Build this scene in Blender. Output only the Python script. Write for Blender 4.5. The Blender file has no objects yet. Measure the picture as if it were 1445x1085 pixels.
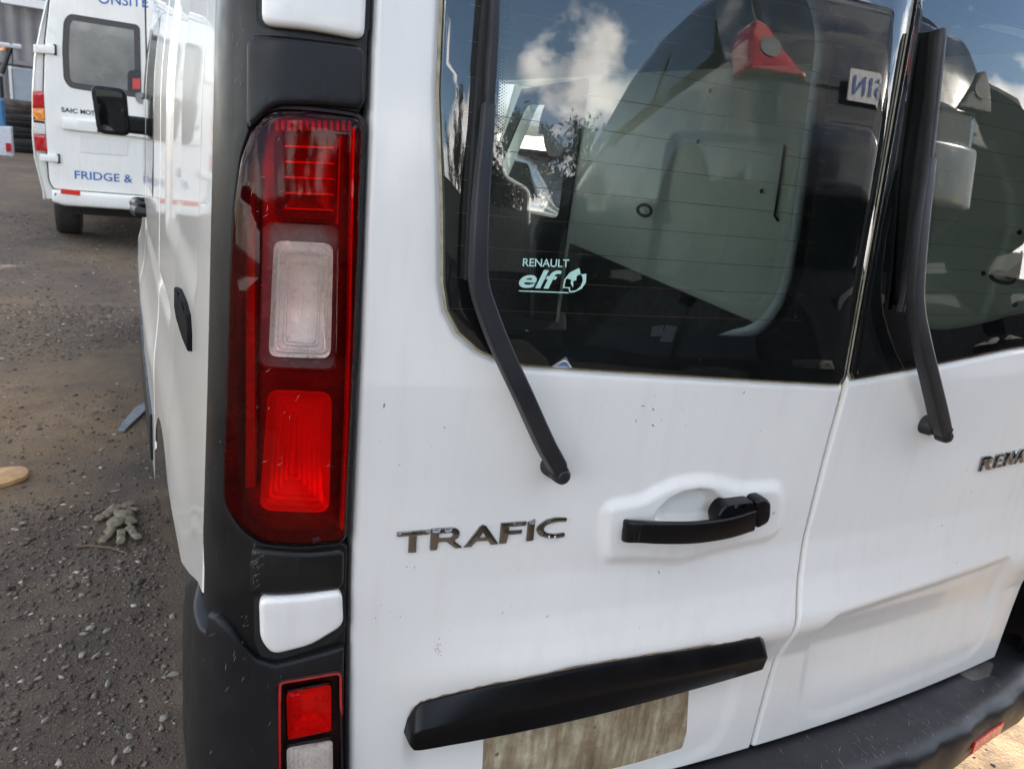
import bpy, bmesh, math, random
import numpy as np
from mathutils import Vector, Matrix
from mathutils.geometry import delaunay_2d_cdt

random.seed(7)
rng = np.random.default_rng(7)
scene = bpy.context.scene
COL = scene.collection

# ------------------------------------------------------------------ camera, sky, sun, exposure
FPX = 1084.0
CC = np.array([722.5, 542.5])
_vy = np.array([190 - 722.5, 140 - 542.5, FPX]); _vy /= np.linalg.norm(_vy)
_vx = np.array([0, 485 - 542.5, FPX]); _vx[0] = -(_vy[1] * _vx[1] + _vy[2] * _vx[2]) / _vy[0]
_vx /= np.linalg.norm(_vx)
_vz = -np.cross(_vy, _vx)
if _vz[1] > 0: _vz = -_vz
R = np.stack([_vx, _vy, _vz])
CAM = np.array([-0.087, -0.91, 1.50])

cam_data = bpy.data.cameras.new('camera')
cam_data.sensor_width = 36.0
cam_data.lens = 36.0 * FPX / 1445.0
cam_data.clip_start = 0.02
cam_data.clip_end = 3000
cam_data.dof.use_dof = True
cam_data.dof.focus_distance = 1.15
cam_data.dof.aperture_fstop = 11.0
cam = bpy.data.objects.new('camera', cam_data)
COL.objects.link(cam)
M = Matrix.Identity(4)
for i in range(3):
    M[i][0] = R[i, 0]; M[i][1] = -R[i, 1]; M[i][2] = -R[i, 2]; M[i][3] = CAM[i]
cam.matrix_world = M
scene.camera = cam

SUN_DIR = Vector((0.74, 0.36, 0.41)).normalized()       # towards the sun
sun_el = math.asin(SUN_DIR.z)
sun_az = math.atan2(SUN_DIR.x, SUN_DIR.y)

world = bpy.data.worlds.new('World')
scene.world = world
world.use_nodes = True
wt = world.node_tree
wt.nodes.clear()
def wn(t, **k):
    n = wt.nodes.new(t)
    for a, b in k.items(): setattr(n, a, b)
    return n
w_out = wn('ShaderNodeOutputWorld'); w_bg = wn('ShaderNodeBackground')
w_sky = wn('ShaderNodeTexSky', sky_type='NISHITA')
w_sky.sun_disc = False; w_sky.sun_elevation = sun_el; w_sky.sun_rotation = sun_az
w_sky.air_density = 1.0; w_sky.dust_density = 0.5; w_sky.ozone_density = 2.2
w_tc = wn('ShaderNodeTexCoord')
w_sep = wn('ShaderNodeSeparateXYZ'); wt.links.new(w_tc.outputs['Generated'], w_sep.inputs[0])
w_map = wn('ShaderNodeMapping'); w_map.inputs['Scale'].default_value = (1, 1, 1.7)
w_map.inputs['Location'].default_value = (6.65, 8.8, 3.1)
wt.links.new(w_tc.outputs['Generated'], w_map.inputs[0])
w_n = wn('ShaderNodeTexNoise'); w_n.inputs['Scale'].default_value = 3.4
w_n.inputs['Detail'].default_value = 7; w_n.inputs['Roughness'].default_value = 0.52
wt.links.new(w_map.outputs[0], w_n.inputs[0])
w_r = wn('ShaderNodeValToRGB')
w_r.color_ramp.elements[0].position = 0.50; w_r.color_ramp.elements[1].position = 0.56
w_h = wn('ShaderNodeMapRange'); w_h.inputs[1].default_value = .14; w_h.inputs[2].default_value = .40
w_h.inputs[3].default_value = .06; w_h.inputs[4].default_value = -.03
wt.links.new(w_sep.outputs[2], w_h.inputs[0])
w_ad = wn('ShaderNodeMath', operation='ADD'); wt.links.new(w_n.outputs[0], w_ad.inputs[0]); wt.links.new(w_h.outputs[0], w_ad.inputs[1])
wt.links.new(w_ad.outputs[0], w_r.inputs[0])
w_n2 = wn('ShaderNodeTexNoise'); w_n2.inputs['Scale'].default_value = 7
w_n2.inputs['Detail'].default_value = 5
wt.links.new(w_map.outputs[0], w_n2.inputs[0])
w_cr = wn('ShaderNodeValToRGB')
w_cr.color_ramp.elements[0].position = 0.35; w_cr.color_ramp.elements[0].color = (8.0, 7.8, 7.6, 1)
w_cr.color_ramp.elements[1].position = 0.65; w_cr.color_ramp.elements[1].color = (17.0, 16.4, 15.4, 1)
wt.links.new(w_n2.outputs[0], w_cr.inputs[0])
w_mx = wn('ShaderNodeMix', data_type='RGBA')
wt.links.new(w_r.outputs[0], w_mx.inputs[0])
wt.links.new(w_sky.outputs[0], w_mx.inputs[6]); wt.links.new(w_cr.outputs[0], w_mx.inputs[7])
wt.links.new(w_mx.outputs[2], w_bg.inputs[0])
w_bg.inputs[1].default_value = 0.11
wt.links.new(w_bg.outputs[0], w_out.inputs[0])

sl = bpy.data.lights.new('sun', 'SUN'); sl.energy = 4.0; sl.angle = math.radians(0.5); sl.color = (1.0, 0.93, 0.83)
so = bpy.data.objects.new('sun', sl); COL.objects.link(so)
so.rotation_euler = SUN_DIR.to_track_quat('Z', 'Y').to_euler()

scene.view_settings.view_transform = 'Standard'
scene.view_settings.look = 'None'
scene.view_settings.gamma = 1
scene.view_settings.use_curve_mapping = False
scene.view_settings.exposure = 1.80
scene.render.engine = 'CYCLES'
scene.cycles.use_denoising = True
scene.cycles.max_bounces = 12
scene.cycles.transparent_max_bounces = 16
scene.cycles.caustics_reflective = False
scene.cycles.caustics_refractive = False

# ------------------------------------------------------------------ pixel rays and surfaces
def ray(px, py): return R @ np.array([px - CC[0], py - CC[1], FPX])
def atX(px, py, v): d = ray(px, py); return CAM + d * ((v - CAM[0]) / d[0])
def atY(px, py, v): d = ray(px, py); return CAM + d * ((v - CAM[1]) / d[1])
def atZ(px, py, v): d = ray(px, py); return CAM + d * ((v - CAM[2]) / d[2])

ZS = np.array([.0, .30, .45, .60, .66, .70, .725, .742, .76, .79, .83, .90, 1.05, 1.195, 1.5, 1.776, 1.95])
YS = np.array([-.061, -.061, -.061, -.0625, -.065, -.077, -.0865, -.090, -.0885, -.080, -.070, -.0605, -.059, -.061, -.033, -.007, .02])
_zz = np.linspace(0, 2.0, 801)
_yy = np.interp(_zz, ZS, YS)
_k = np.exp(-np.linspace(-2, 2, 13) ** 2); _k /= _k.sum()
_yp = np.pad(_yy, 6, mode='edge'); _yy = np.convolve(_yp, _k, mode='valid')
_yflat = np.interp(_zz, [0, .6, .9, 1.195, 1.5, 1.776, 1.95], [-.061, -.061, -.0605, -.061, -.033, -.007, .02])
def sstep(a, b, t):
    t = np.clip((t - a) / (b - a), 0, 1); return t * t * (3 - 2 * t)
def S(x, z):
    w = sstep(.17, .5, x) * (1 - .45 * sstep(1.0, 1.75, x))
    p = np.interp(z, _zz, _yy) * w + np.interp(z, _zz, _yflat) * (1 - w)
    return p + .045 * ((x - .96) / .8) ** 2
def F_R(u, v, off=0.0): return np.array([u, float(S(u, v)) - off, v])
def onR(px, py, off=0.0):
    Y = -.03
    for _ in range(30):
        p = atY(px, py, Y); Y = .5 * Y + .5 * (float(S(p[0], p[2])) - off)
    return (p[0], p[2])

# rear corner of the body, a vertical section swept upward
_sec = np.array([(-.0045, 1.6), (-.0045, 1.0), (-.0045, .5), (-.0045, .25), (-.0045, .12), (-.0045, .085), (-.0035, .062), (-.0005, .042), (.006, .026),
                 (.016, .013), (.031, .002), (.052, -.005), (.08, -.009), (.11, -.011), (.148, -.012), (.19, -.013)])
def _cr(P, n):
    out = []
    for i in range(len(P) - 1):
        p0, p1, p2, p3 = P[max(i - 1, 0)], P[i], P[i + 1], P[min(i + 2, len(P) - 1)]
        for k in range(n):
            t = k / n
            out.append(.5 * ((2 * p1) + (-p0 + p2) * t + (2 * p0 - 5 * p1 + 4 * p2 - p3) * t * t + (-p0 + 3 * p1 - 3 * p2 + p3) * t ** 3))
    out.append(P[-1]); return np.array(out)
_C = np.concatenate([np.array([[-.0045, y] for y in np.linspace(1.6, .13, 30)]), _cr(_sec[4:], 10)])
_Cs = np.concatenate([[0], np.cumsum(np.linalg.norm(np.diff(_C, axis=0), axis=1))])
_i0 = int(np.argmin(abs(_C[:, 1] - .085))); _Cs -= _Cs[_i0]
_Cd = np.gradient(_C, _Cs, axis=0); _Cd /= np.linalg.norm(_Cd, axis=1)[:, None]
_Cn = np.stack([_Cd[:, 1], -_Cd[:, 0]], 1)      # outward
def CDX(z): return .025 * (max(z, .74) - 1.39)
def CLY(z): return float(np.interp(z, [0, 1.15, 1.25, 1.776, 1.95], [0, 0, .006, .054, .075]))
def F_C(s, v, off=0.0):
    x = np.interp(s, _Cs, _C[:, 0]); y = np.interp(s, _Cs, _C[:, 1])
    nx = np.interp(s, _Cs, _Cn[:, 0]); ny = np.interp(s, _Cs, _Cn[:, 1])
    return np.array([x + nx * off + CDX(v), y + ny * off + CLY(v), v])
def onC(px, py, off=0.0):
    d = ray(px, py); z = 1.2
    X = _C[:, 0] + _Cn[:, 0] * off; Y = _C[:, 1] + _Cn[:, 1] * off
    for _ in range(8):
        xx = X + CDX(z) - CAM[0]; yy = Y + CLY(z) - CAM[1]
        a = np.arctan2(xx, yy); t = math.atan2(d[0], d[1])
        a2 = np.maximum.accumulate(a)
        s = np.interp(t, a2 + np.arange(len(a2)) * 1e-9, _Cs)
        k = np.interp(s, _Cs, yy) / d[1]
        z = .3 * z + .7 * (CAM[2] + d[2] * k)
    return (s, z)

# left side of the body
_pl = np.array([(0.0, 0), (.1, 0), (.8, -.010), (1.5, -.030), (2.2, -.045), (3.0, -.050), (3.6, -.046), (4.2, -.015), (4.7, .06), (5.0, .16)])
def side_x(y, z):
    b = -.0045 + .025 * (np.maximum(z, .74) - 1.39) + .05 * sstep(1.5, 2.1, z)
    return b + np.interp(y, _pl[:, 0], _pl[:, 1])
def F_S(u, v, off=0.0): return np.array([float(side_x(u, v) + side_feat(np.array(u), np.array(v))) - off, u, v])
def onS(px, py, off=0.0):
    X = -.02
    for _ in range(40):
        p = atX(px, py, X); X = .75 * X + .25 * F_S(p[1], p[2], off)[0]
    return (p[1], p[2])

# ------------------------------------------------------------------ object helpers
def obj(name, me, parent=None, label=None, cat=None, group=None, kind=None):
    o = bpy.data.objects.new(name, me); COL.objects.link(o)
    if parent is not None: o.parent = parent
    if label: o['label'] = label
    if cat: o['category'] = cat
    if group: o['group'] = group
    if kind: o['kind'] = kind
    return o
def thing(name, label, cat, group=None): return obj(name, None, None, label, cat, group)
def mk(name, V, F, mat, parent=None, smooth=True, angle=None, **k):
    me = bpy.data.meshes.new(name)
    me.from_pydata([tuple(map(float, v)) for v in V], [], [tuple(int(i) for i in f) for f in F])
    me.materials.append(mat)
    if smooth:
        me.polygons.foreach_set('use_smooth', [True] * len(me.polygons))
        if angle is not None:
            try: me.set_sharp_from_angle(angle=math.radians(angle))
            except Exception: pass
    me.update()
    return obj(name, me, parent, **k)
def grid_faces(nr, nc, keep=None, flip=False):
    r, c = np.meshgrid(np.arange(nr - 1), np.arange(nc - 1), indexing='ij')
    a = r * nc + c; q = np.stack([a, a + 1, a + nc + 1, a + nc], -1).reshape(-1, 4)
    if flip: q = q[:, ::-1]
    if keep is not None: q = q[keep.reshape(-1)]
    return q
def mkgrid(name, P, mat, parent=None, keep=None, flip=False, **k):
    nr, nc = P.shape[:2]
    q = grid_faces(nr, nc, keep, flip)
    me = bpy.data.meshes.new(name)
    V = P.reshape(-1, 3)
    used = np.unique(q); rm = -np.ones(len(V), int); rm[used] = np.arange(len(used))
    V = V[used]; q = rm[q]
    me.vertices.add(len(V)); me.vertices.foreach_set('co', V.astype(np.float32).ravel())
    me.loops.add(q.size); me.loops.foreach_set('vertex_index', q.astype(np.int32).ravel())
    me.polygons.add(len(q)); me.polygons.foreach_set('loop_start', np.arange(0, q.size, 4, dtype=np.int32))
    me.polygons.foreach_set('use_smooth', np.ones(len(q), bool))
    me.materials.append(mat); me.update(calc_edges=True); me.validate()
    return obj(name, me, parent, **k)
def smoothloop(pts, n=5, closed=True):
    P = [np.array(p, float) for p in pts]; N = len(P); out = []
    for i in range(N if closed else N - 1):
        g = lambda j: P[j % N] if closed else P[min(max(j, 0), N - 1)]
        p0, p1, p2, p3 = g(i - 1), g(i), g(i + 1), g(i + 2)
        for k in range(n):
            t = k / n
            out.append(.5 * ((2 * p1) + (-p0 + p2) * t + (2 * p0 - 5 * p1 + 4 * p2 - p3) * t * t + (-p0 + 3 * p1 - 3 * p2 + p3) * t ** 3))
    if not closed: out.append(P[-1])
    return [tuple(p) for p in out]
def roundpoly(pts, r, n=4):
    """polygon with every corner rounded by radius r (or the third item of a point)"""
    out = []; N = len(pts)
    for i in range(N):
        p = np.array(pts[i][:2], float); a = np.array(pts[i - 1][:2], float); b = np.array(pts[(i + 1) % N][:2], float)
        rr = pts[i][2] if len(pts[i]) > 2 else r
        la, lb = np.linalg.norm(a - p), np.linalg.norm(b - p)
        k = min(rr, la * .45, lb * .45)
        if k < 1e-9: out.append(tuple(p)); continue
        A = p + (a - p) / la * k; B = p + (b - p) / lb * k
        for j in range(n + 1):
            t = j / n; out.append(tuple((1 - t) ** 2 * A + 2 * t * (1 - t) * p + t * t * B))
    return out
def resample(loop, step):
    P = np.array(loop, float); Q = np.vstack([P, P[:1]])
    out = []
    for i in range(len(P)):
        L = np.linalg.norm(Q[i + 1] - Q[i])
        if L < 1e-7: continue
        n = max(1, int(round(L / step)))
        for k in range(n): out.append(Q[i] + (Q[i + 1] - Q[i]) * k / n)
    return np.array(out)
def area(P): x, y = P[:, 0], P[:, 1]; return .5 * np.sum(x * np.roll(y, -1) - np.roll(x, -1) * y)
def inset(P, d):
    if d == 0: return P.copy()
    a = P - np.roll(P, 1, 0); b = np.roll(P, -1, 0) - P
    na = np.stack([-a[:, 1], a[:, 0]], 1) / (np.linalg.norm(a, axis=1)[:, None] + 1e-12)
    nb = np.stack([-b[:, 1], b[:, 0]], 1) / (np.linalg.norm(b, axis=1)[:, None] + 1e-12)
    n = na + nb; n /= (np.linalg.norm(n, axis=1)[:, None] + 1e-12)
    c = np.clip((n * na).sum(1), .5, 1)
    return P + n * (d / c)[:, None]
def inside(poly, X, Y):
    poly = np.asarray(poly, float); r = np.zeros(np.shape(X), bool); n = len(poly); j = n - 1
    for i in range(n):
        xi, yi = poly[i]; xj, yj = poly[j]
        if yi != yj:
            r ^= ((yi > Y) != (yj > Y)) & (X < (xj - xi) * (Y - yi) / (yj - yi) + xi)
        j = i
    return r
def sdf(poly, X, Y):
    poly = np.asarray(poly, float); d = np.full(np.shape(X), 1e9); n = len(poly)
    for i in range(n):
        a = poly[i]; e = poly[(i + 1) % n] - a; l = (e * e).sum()
        if l < 1e-14: continue
        t = np.clip(((X - a[0]) * e[0] + (Y - a[1]) * e[1]) / l, 0, 1)
        d = np.minimum(d, np.hypot(X - a[0] - t * e[0], Y - a[1] - t * e[1]))
    return np.where(inside(poly, X, Y), -d, d)
def fill(loops, step):
    """triangulate loops[0] minus loops[1:], with interior grid points"""
    V = []; E = []
    for L in loops:
        b = len(V); V += [Vector((float(p[0]), float(p[1]))) for p in L]
        E += [(b + i, b + (i + 1) % len(L)) for i in range(len(L))]
    o = np.array(loops[0]); x0, y0 = o.min(0); x1, y1 = o.max(0)
    if step:
        gx, gy = np.meshgrid(np.arange(x0 + step / 2, x1, step), np.arange(y0 + step / 2, y1, step))
        d = sdf(o, gx, gy); ok = d < -step * .45
        for h in loops[1:]: ok &= sdf(h, gx, gy) > step * .45
        V += [Vector((float(a), float(b))) for a, b in zip(gx[ok], gy[ok])]
    res = delaunay_2d_cdt(V, E, [], 0, 1e-7)
    vv = np.array([tuple(v) for v in res[0]]); ff = [f for f in res[2]]
    tri = []
    for f in ff:
        for k in range(1, len(f) - 1): tri.append((f[0], f[k], f[k + 1]))
    tri = np.array(tri); c = vv[tri].mean(1)
    ok = inside(o, c[:, 0], c[:, 1])
    for h in loops[1:]: ok &= ~inside(h, c[:, 0], c[:, 1])
    tri = tri[ok]
    A = vv[tri[:, 1]] - vv[tri[:, 0]]; B = vv[tri[:, 2]] - vv[tri[:, 0]]
    fl = (A[:, 0] * B[:, 1] - A[:, 1] * B[:, 0]) < 0
    tri[fl] = tri[fl][:, ::-1]
    return vv, tri
def panel(name, F, loop, mat, parent=None, h=.004, base=0.0, bevel=0.0, nb=3, step=.02, rs=None, dome=0.0, extra=None, back=None, angle=None, holes=(), **k):
    """raised plate on a surface F: outline in (u,v), wall, rounded edge and a cap that follows the surface"""
    P = resample(loop, rs or step)
    if area(P) < 0: P = P[::-1]
    V = []; Fc = []; rings = []
    def ring(Q, off):
        b = len(V)
        for q in Q: V.append(F(q[0], q[1], off(q) if callable(off) else off))
        rings.append((b, len(Q)))
    ex = extra or (lambda q: 0.0)
    if back is not None: ring(P, back)
    else: ring(P, base)
    top = base + h
    Q = P
    if bevel > 0:
        for i in range(nb + 1):
            a = i / nb * math.pi / 2
            Q = inset(P, bevel * (1 - math.cos(a)))
            o = top - min(bevel, h if back is None else 9) * (1 - math.sin(a))
            ring(Q, lambda q, o=o, i=i: o + (ex(q) if i == nb else ex(q)))
    else:
        ring(P, lambda q: top + ex(q))
    for (a, n), (b, m) in zip(rings[:-1], rings[1:]):
        for i in range(n): Fc.append((a + i, a + (i + 1) % n, b + (i + 1) % n, b + i))
    Hs = []
    for hl in holes:
        H = resample(hl, rs or step)
        Hs.append(H)
    vv, tri = fill([Q] + Hs, step)
    b = len(V)
    if dome:
        dd = -sdf(Q, vv[:, 0], vv[:, 1])
    for i, q in enumerate(vv):
        o = top + ex(q)
        if dome: o += dome * (1 - math.exp(-dd[i] / .02))
        V.append(F(q[0], q[1], o))
    Fc += [tuple(t + b) for t in tri]
    for H in Hs:                                  # inner wall
        b0 = len(V)
        for q in H: V.append(F(q[0], q[1], top + ex(q)))
        for q in H: V.append(F(q[0], q[1], base if back is None else back))
        n = len(H)
        for i in range(n): Fc.append((b0 + i, b0 + (i + 1) % n, b0 + n + (i + 1) % n, b0 + n + i))
    me = bpy.data.meshes.new(name)
    me.from_pydata([tuple(map(float, v)) for v in V], [], [tuple(int(i) for i in f) for f in Fc])
    bm = bmesh.new(); bm.from_mesh(me)
    bmesh.ops.remove_doubles(bm, verts=bm.verts, dist=2e-5)
    bmesh.ops.recalc_face_normals(bm, faces=bm.faces)
    bm.to_mesh(me); bm.free()
    me.materials.append(mat)
    me.polygons.foreach_set('use_smooth', [True] * len(me.polygons))
    me.set_sharp_from_angle(angle=math.radians(angle if angle else 35))
    return obj(name, me, parent, **k)
def sweep(name, pts, prof, mat, parent=None, up=(0, 0, 1), caps=True, smooth=True, angle=40, **k):
    """pts: list of (point, width scale, height scale); prof: closed 2D outline"""
    n = len(prof); V = []; Fc = []
    P = [np.array(p[0], float) for p in pts]
    for i, p in enumerate(pts):
        t = P[min(i + 1, len(P) - 1)] - P[max(i - 1, 0)]; t /= np.linalg.norm(t)
        u = np.array(up, float); a = np.cross(u, t); a /= np.linalg.norm(a); b = np.cross(t, a)
        for q in prof: V.append(P[i] + a * q[0] * p[1] + b * q[1] * p[2])
    for i in range(len(pts) - 1):
        for j in range(n): Fc.append((i * n + j, i * n + (j + 1) % n, (i + 1) * n + (j + 1) % n, (i + 1) * n + j))
    if caps:
        Fc.append(tuple(range(n))[::-1]); Fc.append(tuple(range((len(pts) - 1) * n, len(pts) * n)))
    o = mk(name, V, Fc, mat, parent, smooth, angle, **k)
    fixn(o); return o
def fixn(o):
    bm = bmesh.new(); bm.from_mesh(o.data); bmesh.ops.recalc_face_normals(bm, faces=bm.faces); bm.to_mesh(o.data); bm.free()
    return o
def circ(n, rx=1, ry=None): return [(rx * math.cos(2 * math.pi * i / n), (ry or rx) * math.sin(2 * math.pi * i / n)) for i in range(n)]
def box(name, lo, hi, mat, parent=None, bevel=0.0, rot=0.0, piv=None, **k):
    bm = bmesh.new(); bmesh.ops.create_cube(bm, size=1)
    lo = Vector(lo); hi = Vector(hi); c = (lo + hi) / 2
    for v in bm.verts: v.co = Vector((v.co.x * (hi.x - lo.x), v.co.y * (hi.y - lo.y), v.co.z * (hi.z - lo.z))) + c
    if bevel: bmesh.ops.bevel(bm, geom=list(bm.edges), offset=bevel, segments=2, affect='EDGES', profile=.6)
    if rot: bmesh.ops.rotate(bm, verts=bm.verts, cent=piv or c, matrix=Matrix.Rotation(rot, 3, 'Z'))
    me = bpy.data.meshes.new(name); bm.to_mesh(me); bm.free(); me.materials.append(mat)
    return obj(name, me, parent, **k)
def lathe(name, prof, cen, axis, mat, parent=None, n=32, angle=35, **k):
    """prof: list of (radius, along)"""
    ax = Vector(axis).normalized(); a = ax.orthogonal().normalized(); b = ax.cross(a); c = Vector(cen)
    V = []; Fc = []
    for r, t in prof:
        for i in range(n):
            w = 2 * math.pi * i / n; V.append(c + ax * t + (a * math.cos(w) + b * math.sin(w)) * r)
    for j in range(len(prof) - 1):
        for i in range(n): Fc.append((j * n + i, j * n + (i + 1) % n, (j + 1) * n + (i + 1) % n, (j + 1) * n + i))
    if prof[0][0] > 1e-5: Fc.append(tuple(range(n)))
    if prof[-1][0] > 1e-5: Fc.append(tuple(range((len(prof) - 1) * n, len(prof) * n)))
    o = mk(name, V, Fc, mat, parent, True, angle, **k); return fixn(o)
def text_geo(body, size=1.0, extrude=0.0, fat=0.0, shear=0.0, res=4):
    cu = bpy.data.curves.new('t', 'FONT'); cu.body = body; cu.size = size; cu.extrude = extrude; cu.offset = fat; cu.shear = shear
    cu.resolution_u = res
    o = bpy.data.objects.new('t', cu); COL.objects.link(o)
    me = bpy.data.meshes.new_from_object(o.evaluated_get(bpy.context.evaluated_depsgraph_get()))
    V = np.array([tuple(v.co) for v in me.vertices]); Fc = [tuple(p.vertices) for p in me.polygons]
    bpy.data.objects.remove(o); bpy.data.curves.remove(cu); bpy.data.meshes.remove(me)
    return V, Fc

# ------------------------------------------------------------------ materials
class NT:
    def __init__(s, name):
        s.m = bpy.data.materials.new(name); s.m.use_nodes = True; s.t = s.m.node_tree
        s.b = s.t.nodes['Principled BSDF']; s.out = s.t.nodes['Material Output']
    def n(s, t, **k):
        x = s.t.nodes.new(t)
        for a, b in k.items():
            if a in x.inputs.keys() if isinstance(a, str) else False: x.inputs[a].default_value = b
            else: setattr(x, a, b)
        return x
    def l(s, a, b): s.t.links.new(a, b)
    def coord(s, scale=(1, 1, 1)):
        tc = s.n('ShaderNodeTexCoord'); mp = s.n('ShaderNodeMapping'); mp.inputs['Scale'].default_value = scale
        s.l(tc.outputs['Object'], mp.inputs[0]); return mp.outputs[0]
    def noise(s, co, scale, detail=4, rough=.55):
        x = s.n('ShaderNodeTexNoise'); x.inputs['Scale'].default_value = scale; x.inputs['Detail'].default_value = detail
        x.inputs['Roughness'].default_value = rough; s.l(co, x.inputs[0]); return x.outputs[0]
    def ramp(s, fac, stops):
        x = s.n('ShaderNodeValToRGB'); e = x.color_ramp.elements
        while len(e) < len(stops): e.new(.5)
        for i, (p, c) in enumerate(stops):
            e[i].position = p; e[i].color = (c, c, c, 1) if not hasattr(c, '__len__') else (*c[:3], 1)
        s.l(fac, x.inputs[0]); return x.outputs[0]
    def mix(s, fac, a, b, mode='MIX'):
        x = s.n('ShaderNodeMix', data_type='RGBA', blend_type=mode)
        for i, v in ((0, fac), (6, a), (7, b)):
            if hasattr(v, 'is_output'): s.l(v, x.inputs[i])
            elif i == 0: x.inputs[0].default_value = v
            else: x.inputs[i].default_value = (*v[:3], 1)
        return x.outputs[2]
    def bump(s, h, strength, dist=.002):
        x = s.n('ShaderNodeBump'); x.inputs['Strength'].default_value = strength; x.inputs['Distance'].default_value = dist
        s.l(h, x.inputs['Height']); s.l(x.outputs[0], s.b.inputs['Normal']); return x
    def set(s, **k):
        for a, v in k.items():
            i = s.b.inputs[a.replace('_', ' ')]
            if hasattr(v, 'is_output'): s.l(v, i)
            else: i.default_value = (*v, 1) if (hasattr(v, '__len__') and len(v) == 3 and i.type == 'RGBA') else v
        return s
def simple(name, c, rough=.5, metal=0.0, coat=0.0, var=.12, scale=30, bump=0.0, spec=.5):
    N = NT(name); co = N.coord()
    n = N.noise(co, scale, 5)
    d = tuple(x * (1 - var) for x in c); e = tuple(min(1, x * (1 + var)) for x in c)
    N.set(Base_Color=N.ramp(n, [(.3, d), (.7, e)]), Metallic=metal, Coat_Weight=coat, Specular_IOR_Level=spec)
    N.set(Roughness=N.ramp(N.noise(co, scale * 2.3, 4), [(.3, max(0, rough - .07)), (.7, min(1, rough + .07))]))
    if bump: N.bump(N.noise(co, scale * 8, 3), bump, .001)
    return N.m

def paint(name, c, dirt=(.42, .36, .27), amount=.5, rough=.32, streak=True):
    N = NT(name); co = N.coord(); cs = N.coord((9, 9, .9))
    base = N.mix(N.ramp(N.noise(co, 3.0, 4), [(.35, 0), (.75, 1)]), c, tuple(x * .94 for x in c))
    st = N.ramp(N.noise(cs, 4.5, 5, .6), [(.50, 0.0), (.84, .25 * amount)])
    base = N.mix(st, base, dirt)
    sp = N.ramp(N.noise(co, 230, 2, .5), [(.765, 0), (.80, .75 * amount)])
    big = N.ramp(N.noise(co, 6, 3), [(.45, 0), (.6, 1)])
    mm = N.n('ShaderNodeMath', operation='MULTIPLY'); N.l(sp, mm.inputs[0]); N.l(big, mm.inputs[1])
    base = N.mix(mm.outputs[0], base, (.12, .10, .09))
    N.set(Base_Color=base, Roughness=N.ramp(N.noise(co, 12, 5), [(.3, rough), (.75, rough + .16)]), Coat_Weight=.5, Coat_Roughness=.09, Specular_IOR_Level=.35)
    return N.m

M_WHITE = paint('white_paint', (.80, .775, .735))
def gloss_white():
    N = NT('lit_white_paint'); N.set(Base_Color=(.86, .83, .77), Roughness=.3, Coat_Weight=.8, Coat_Roughness=.03); return N.m  # smooth copy of the van white, tone raised to imitate light on the side
M_WHITE_LIT = gloss_white()
M_V80 = paint('cream_white_paint', (.78, .77, .72), amount=.6)

def plastic(name, c, rough, dust=.25, dustc=(.16, .15, .14), scratch=.25, sscale=(30, 30, 1.2), spec=.38):
    N = NT(name); co = N.coord(); cs = N.coord(sscale); cd = N.coord((1.0, 1.0, 14))
    d = N.ramp(N.noise(co, 9, 6, .62), [(.42, 0), (.8, dust)])
    col = N.mix(d, c, dustc)
    sc = N.ramp(N.noise(cs, 9, 3, .7), [(.66, 0), (.78, scratch)])
    col = N.mix(sc, col, tuple(min(1, x * 1.15) for x in dustc))
    N.set(Base_Color=col, Roughness=N.ramp(N.noise(co, 16, 5), [(.3, rough - .08), (.7, rough + .1)]), Specular_IOR_Level=spec)
    N.bump(N.noise(co, 1400, 2), .10, .0004)
    return N.m
M_TRIM = plastic('black_trim_plastic', (.007, .007, .0075), .36, .06, spec=.30)
M_BUMP = plastic('bumper_plastic', (.009, .009, .010), .44, .10, (.10, .095, .085), .35, spec=.30)
M_STEP = plastic('worn_step_plastic', (.008, .0085, .011), .42, .06, (.22, .19, .15), .75, (26, 3, 26))
M_BAR = plastic('satin_black_plastic', (.003, .003, .004), .34, .012, spec=.24)
M_WIPER = plastic('wiper_black_paint', (.014, .014, .017), .44, .14, (.12, .115, .11), .15)
M_RUBBER = simple('black_rubber', (.012, .012, .012), .6, var=.3)
M_DARK = simple('dark_cavity', (.008, .008, .008), .7)
M_SEAL = simple('stained_sealant', (.42, .37, .25), .6, var=.3, scale=60)
M_RUST = simple('rust_grime', (.20, .13, .07), .8, var=.4, scale=90)
M_SCUFF = simple('brown_scuff', (.20, .15, .14), .7, var=.4, scale=200)
M_FRIT = simple('black_glass_border', (.004, .004, .005), .6)
M_CHROME = simple('dark_chrome', (.30, .295, .29), .15, metal=1.0, var=.06, scale=60)  # chrome darkened in colour for the dark ground it would mirror
M_HEAT = simple('heating_line_copper', (.30, .10, .06), .6, var=.2)
M_STICK = simple('pale_sticker_print', (.42, .66, .57), .6, var=.05)  # white print with the tint and dimming of the green glass in its colour
M_TAPE = simple('grey_foil_tape', (.13, .13, .135), .4, var=.1)
M_INTW = simple('interior_white_paint', (.88, .92, .87), .45, var=.06, scale=5)
M_FRAME = simple('door_frame_paint', (.92, .92, .90), .4, var=.03, scale=5)
M_INTD = simple('interior_dark_trim', (.035, .036, .038), .7, var=.3)
M_SEAT = simple('grey_seat_fabric', (.06, .06, .065), .9, var=.3, scale=80)
M_FLOOR = simple('van_floor_mat', (.14, .26, .30), .8, var=.4)
M_HEADL = simple('headliner', (.35, .36, .34), .9, var=.05)
M_TYRE = simple('tyre_rubber', (.022, .021, .020), .75, var=.35, scale=25, bump=.2)
M_RIM = simple('steel_rim', (.35, .35, .35), .4, metal=.8)
M_STONE = simple('pale_stone', (.26, .24, .205), .85, var=.3, scale=40, bump=.3)
M_WOOD = simple('sawn_orange_wood', (.46, .27, .12), .7, var=.25, scale=18)
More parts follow.
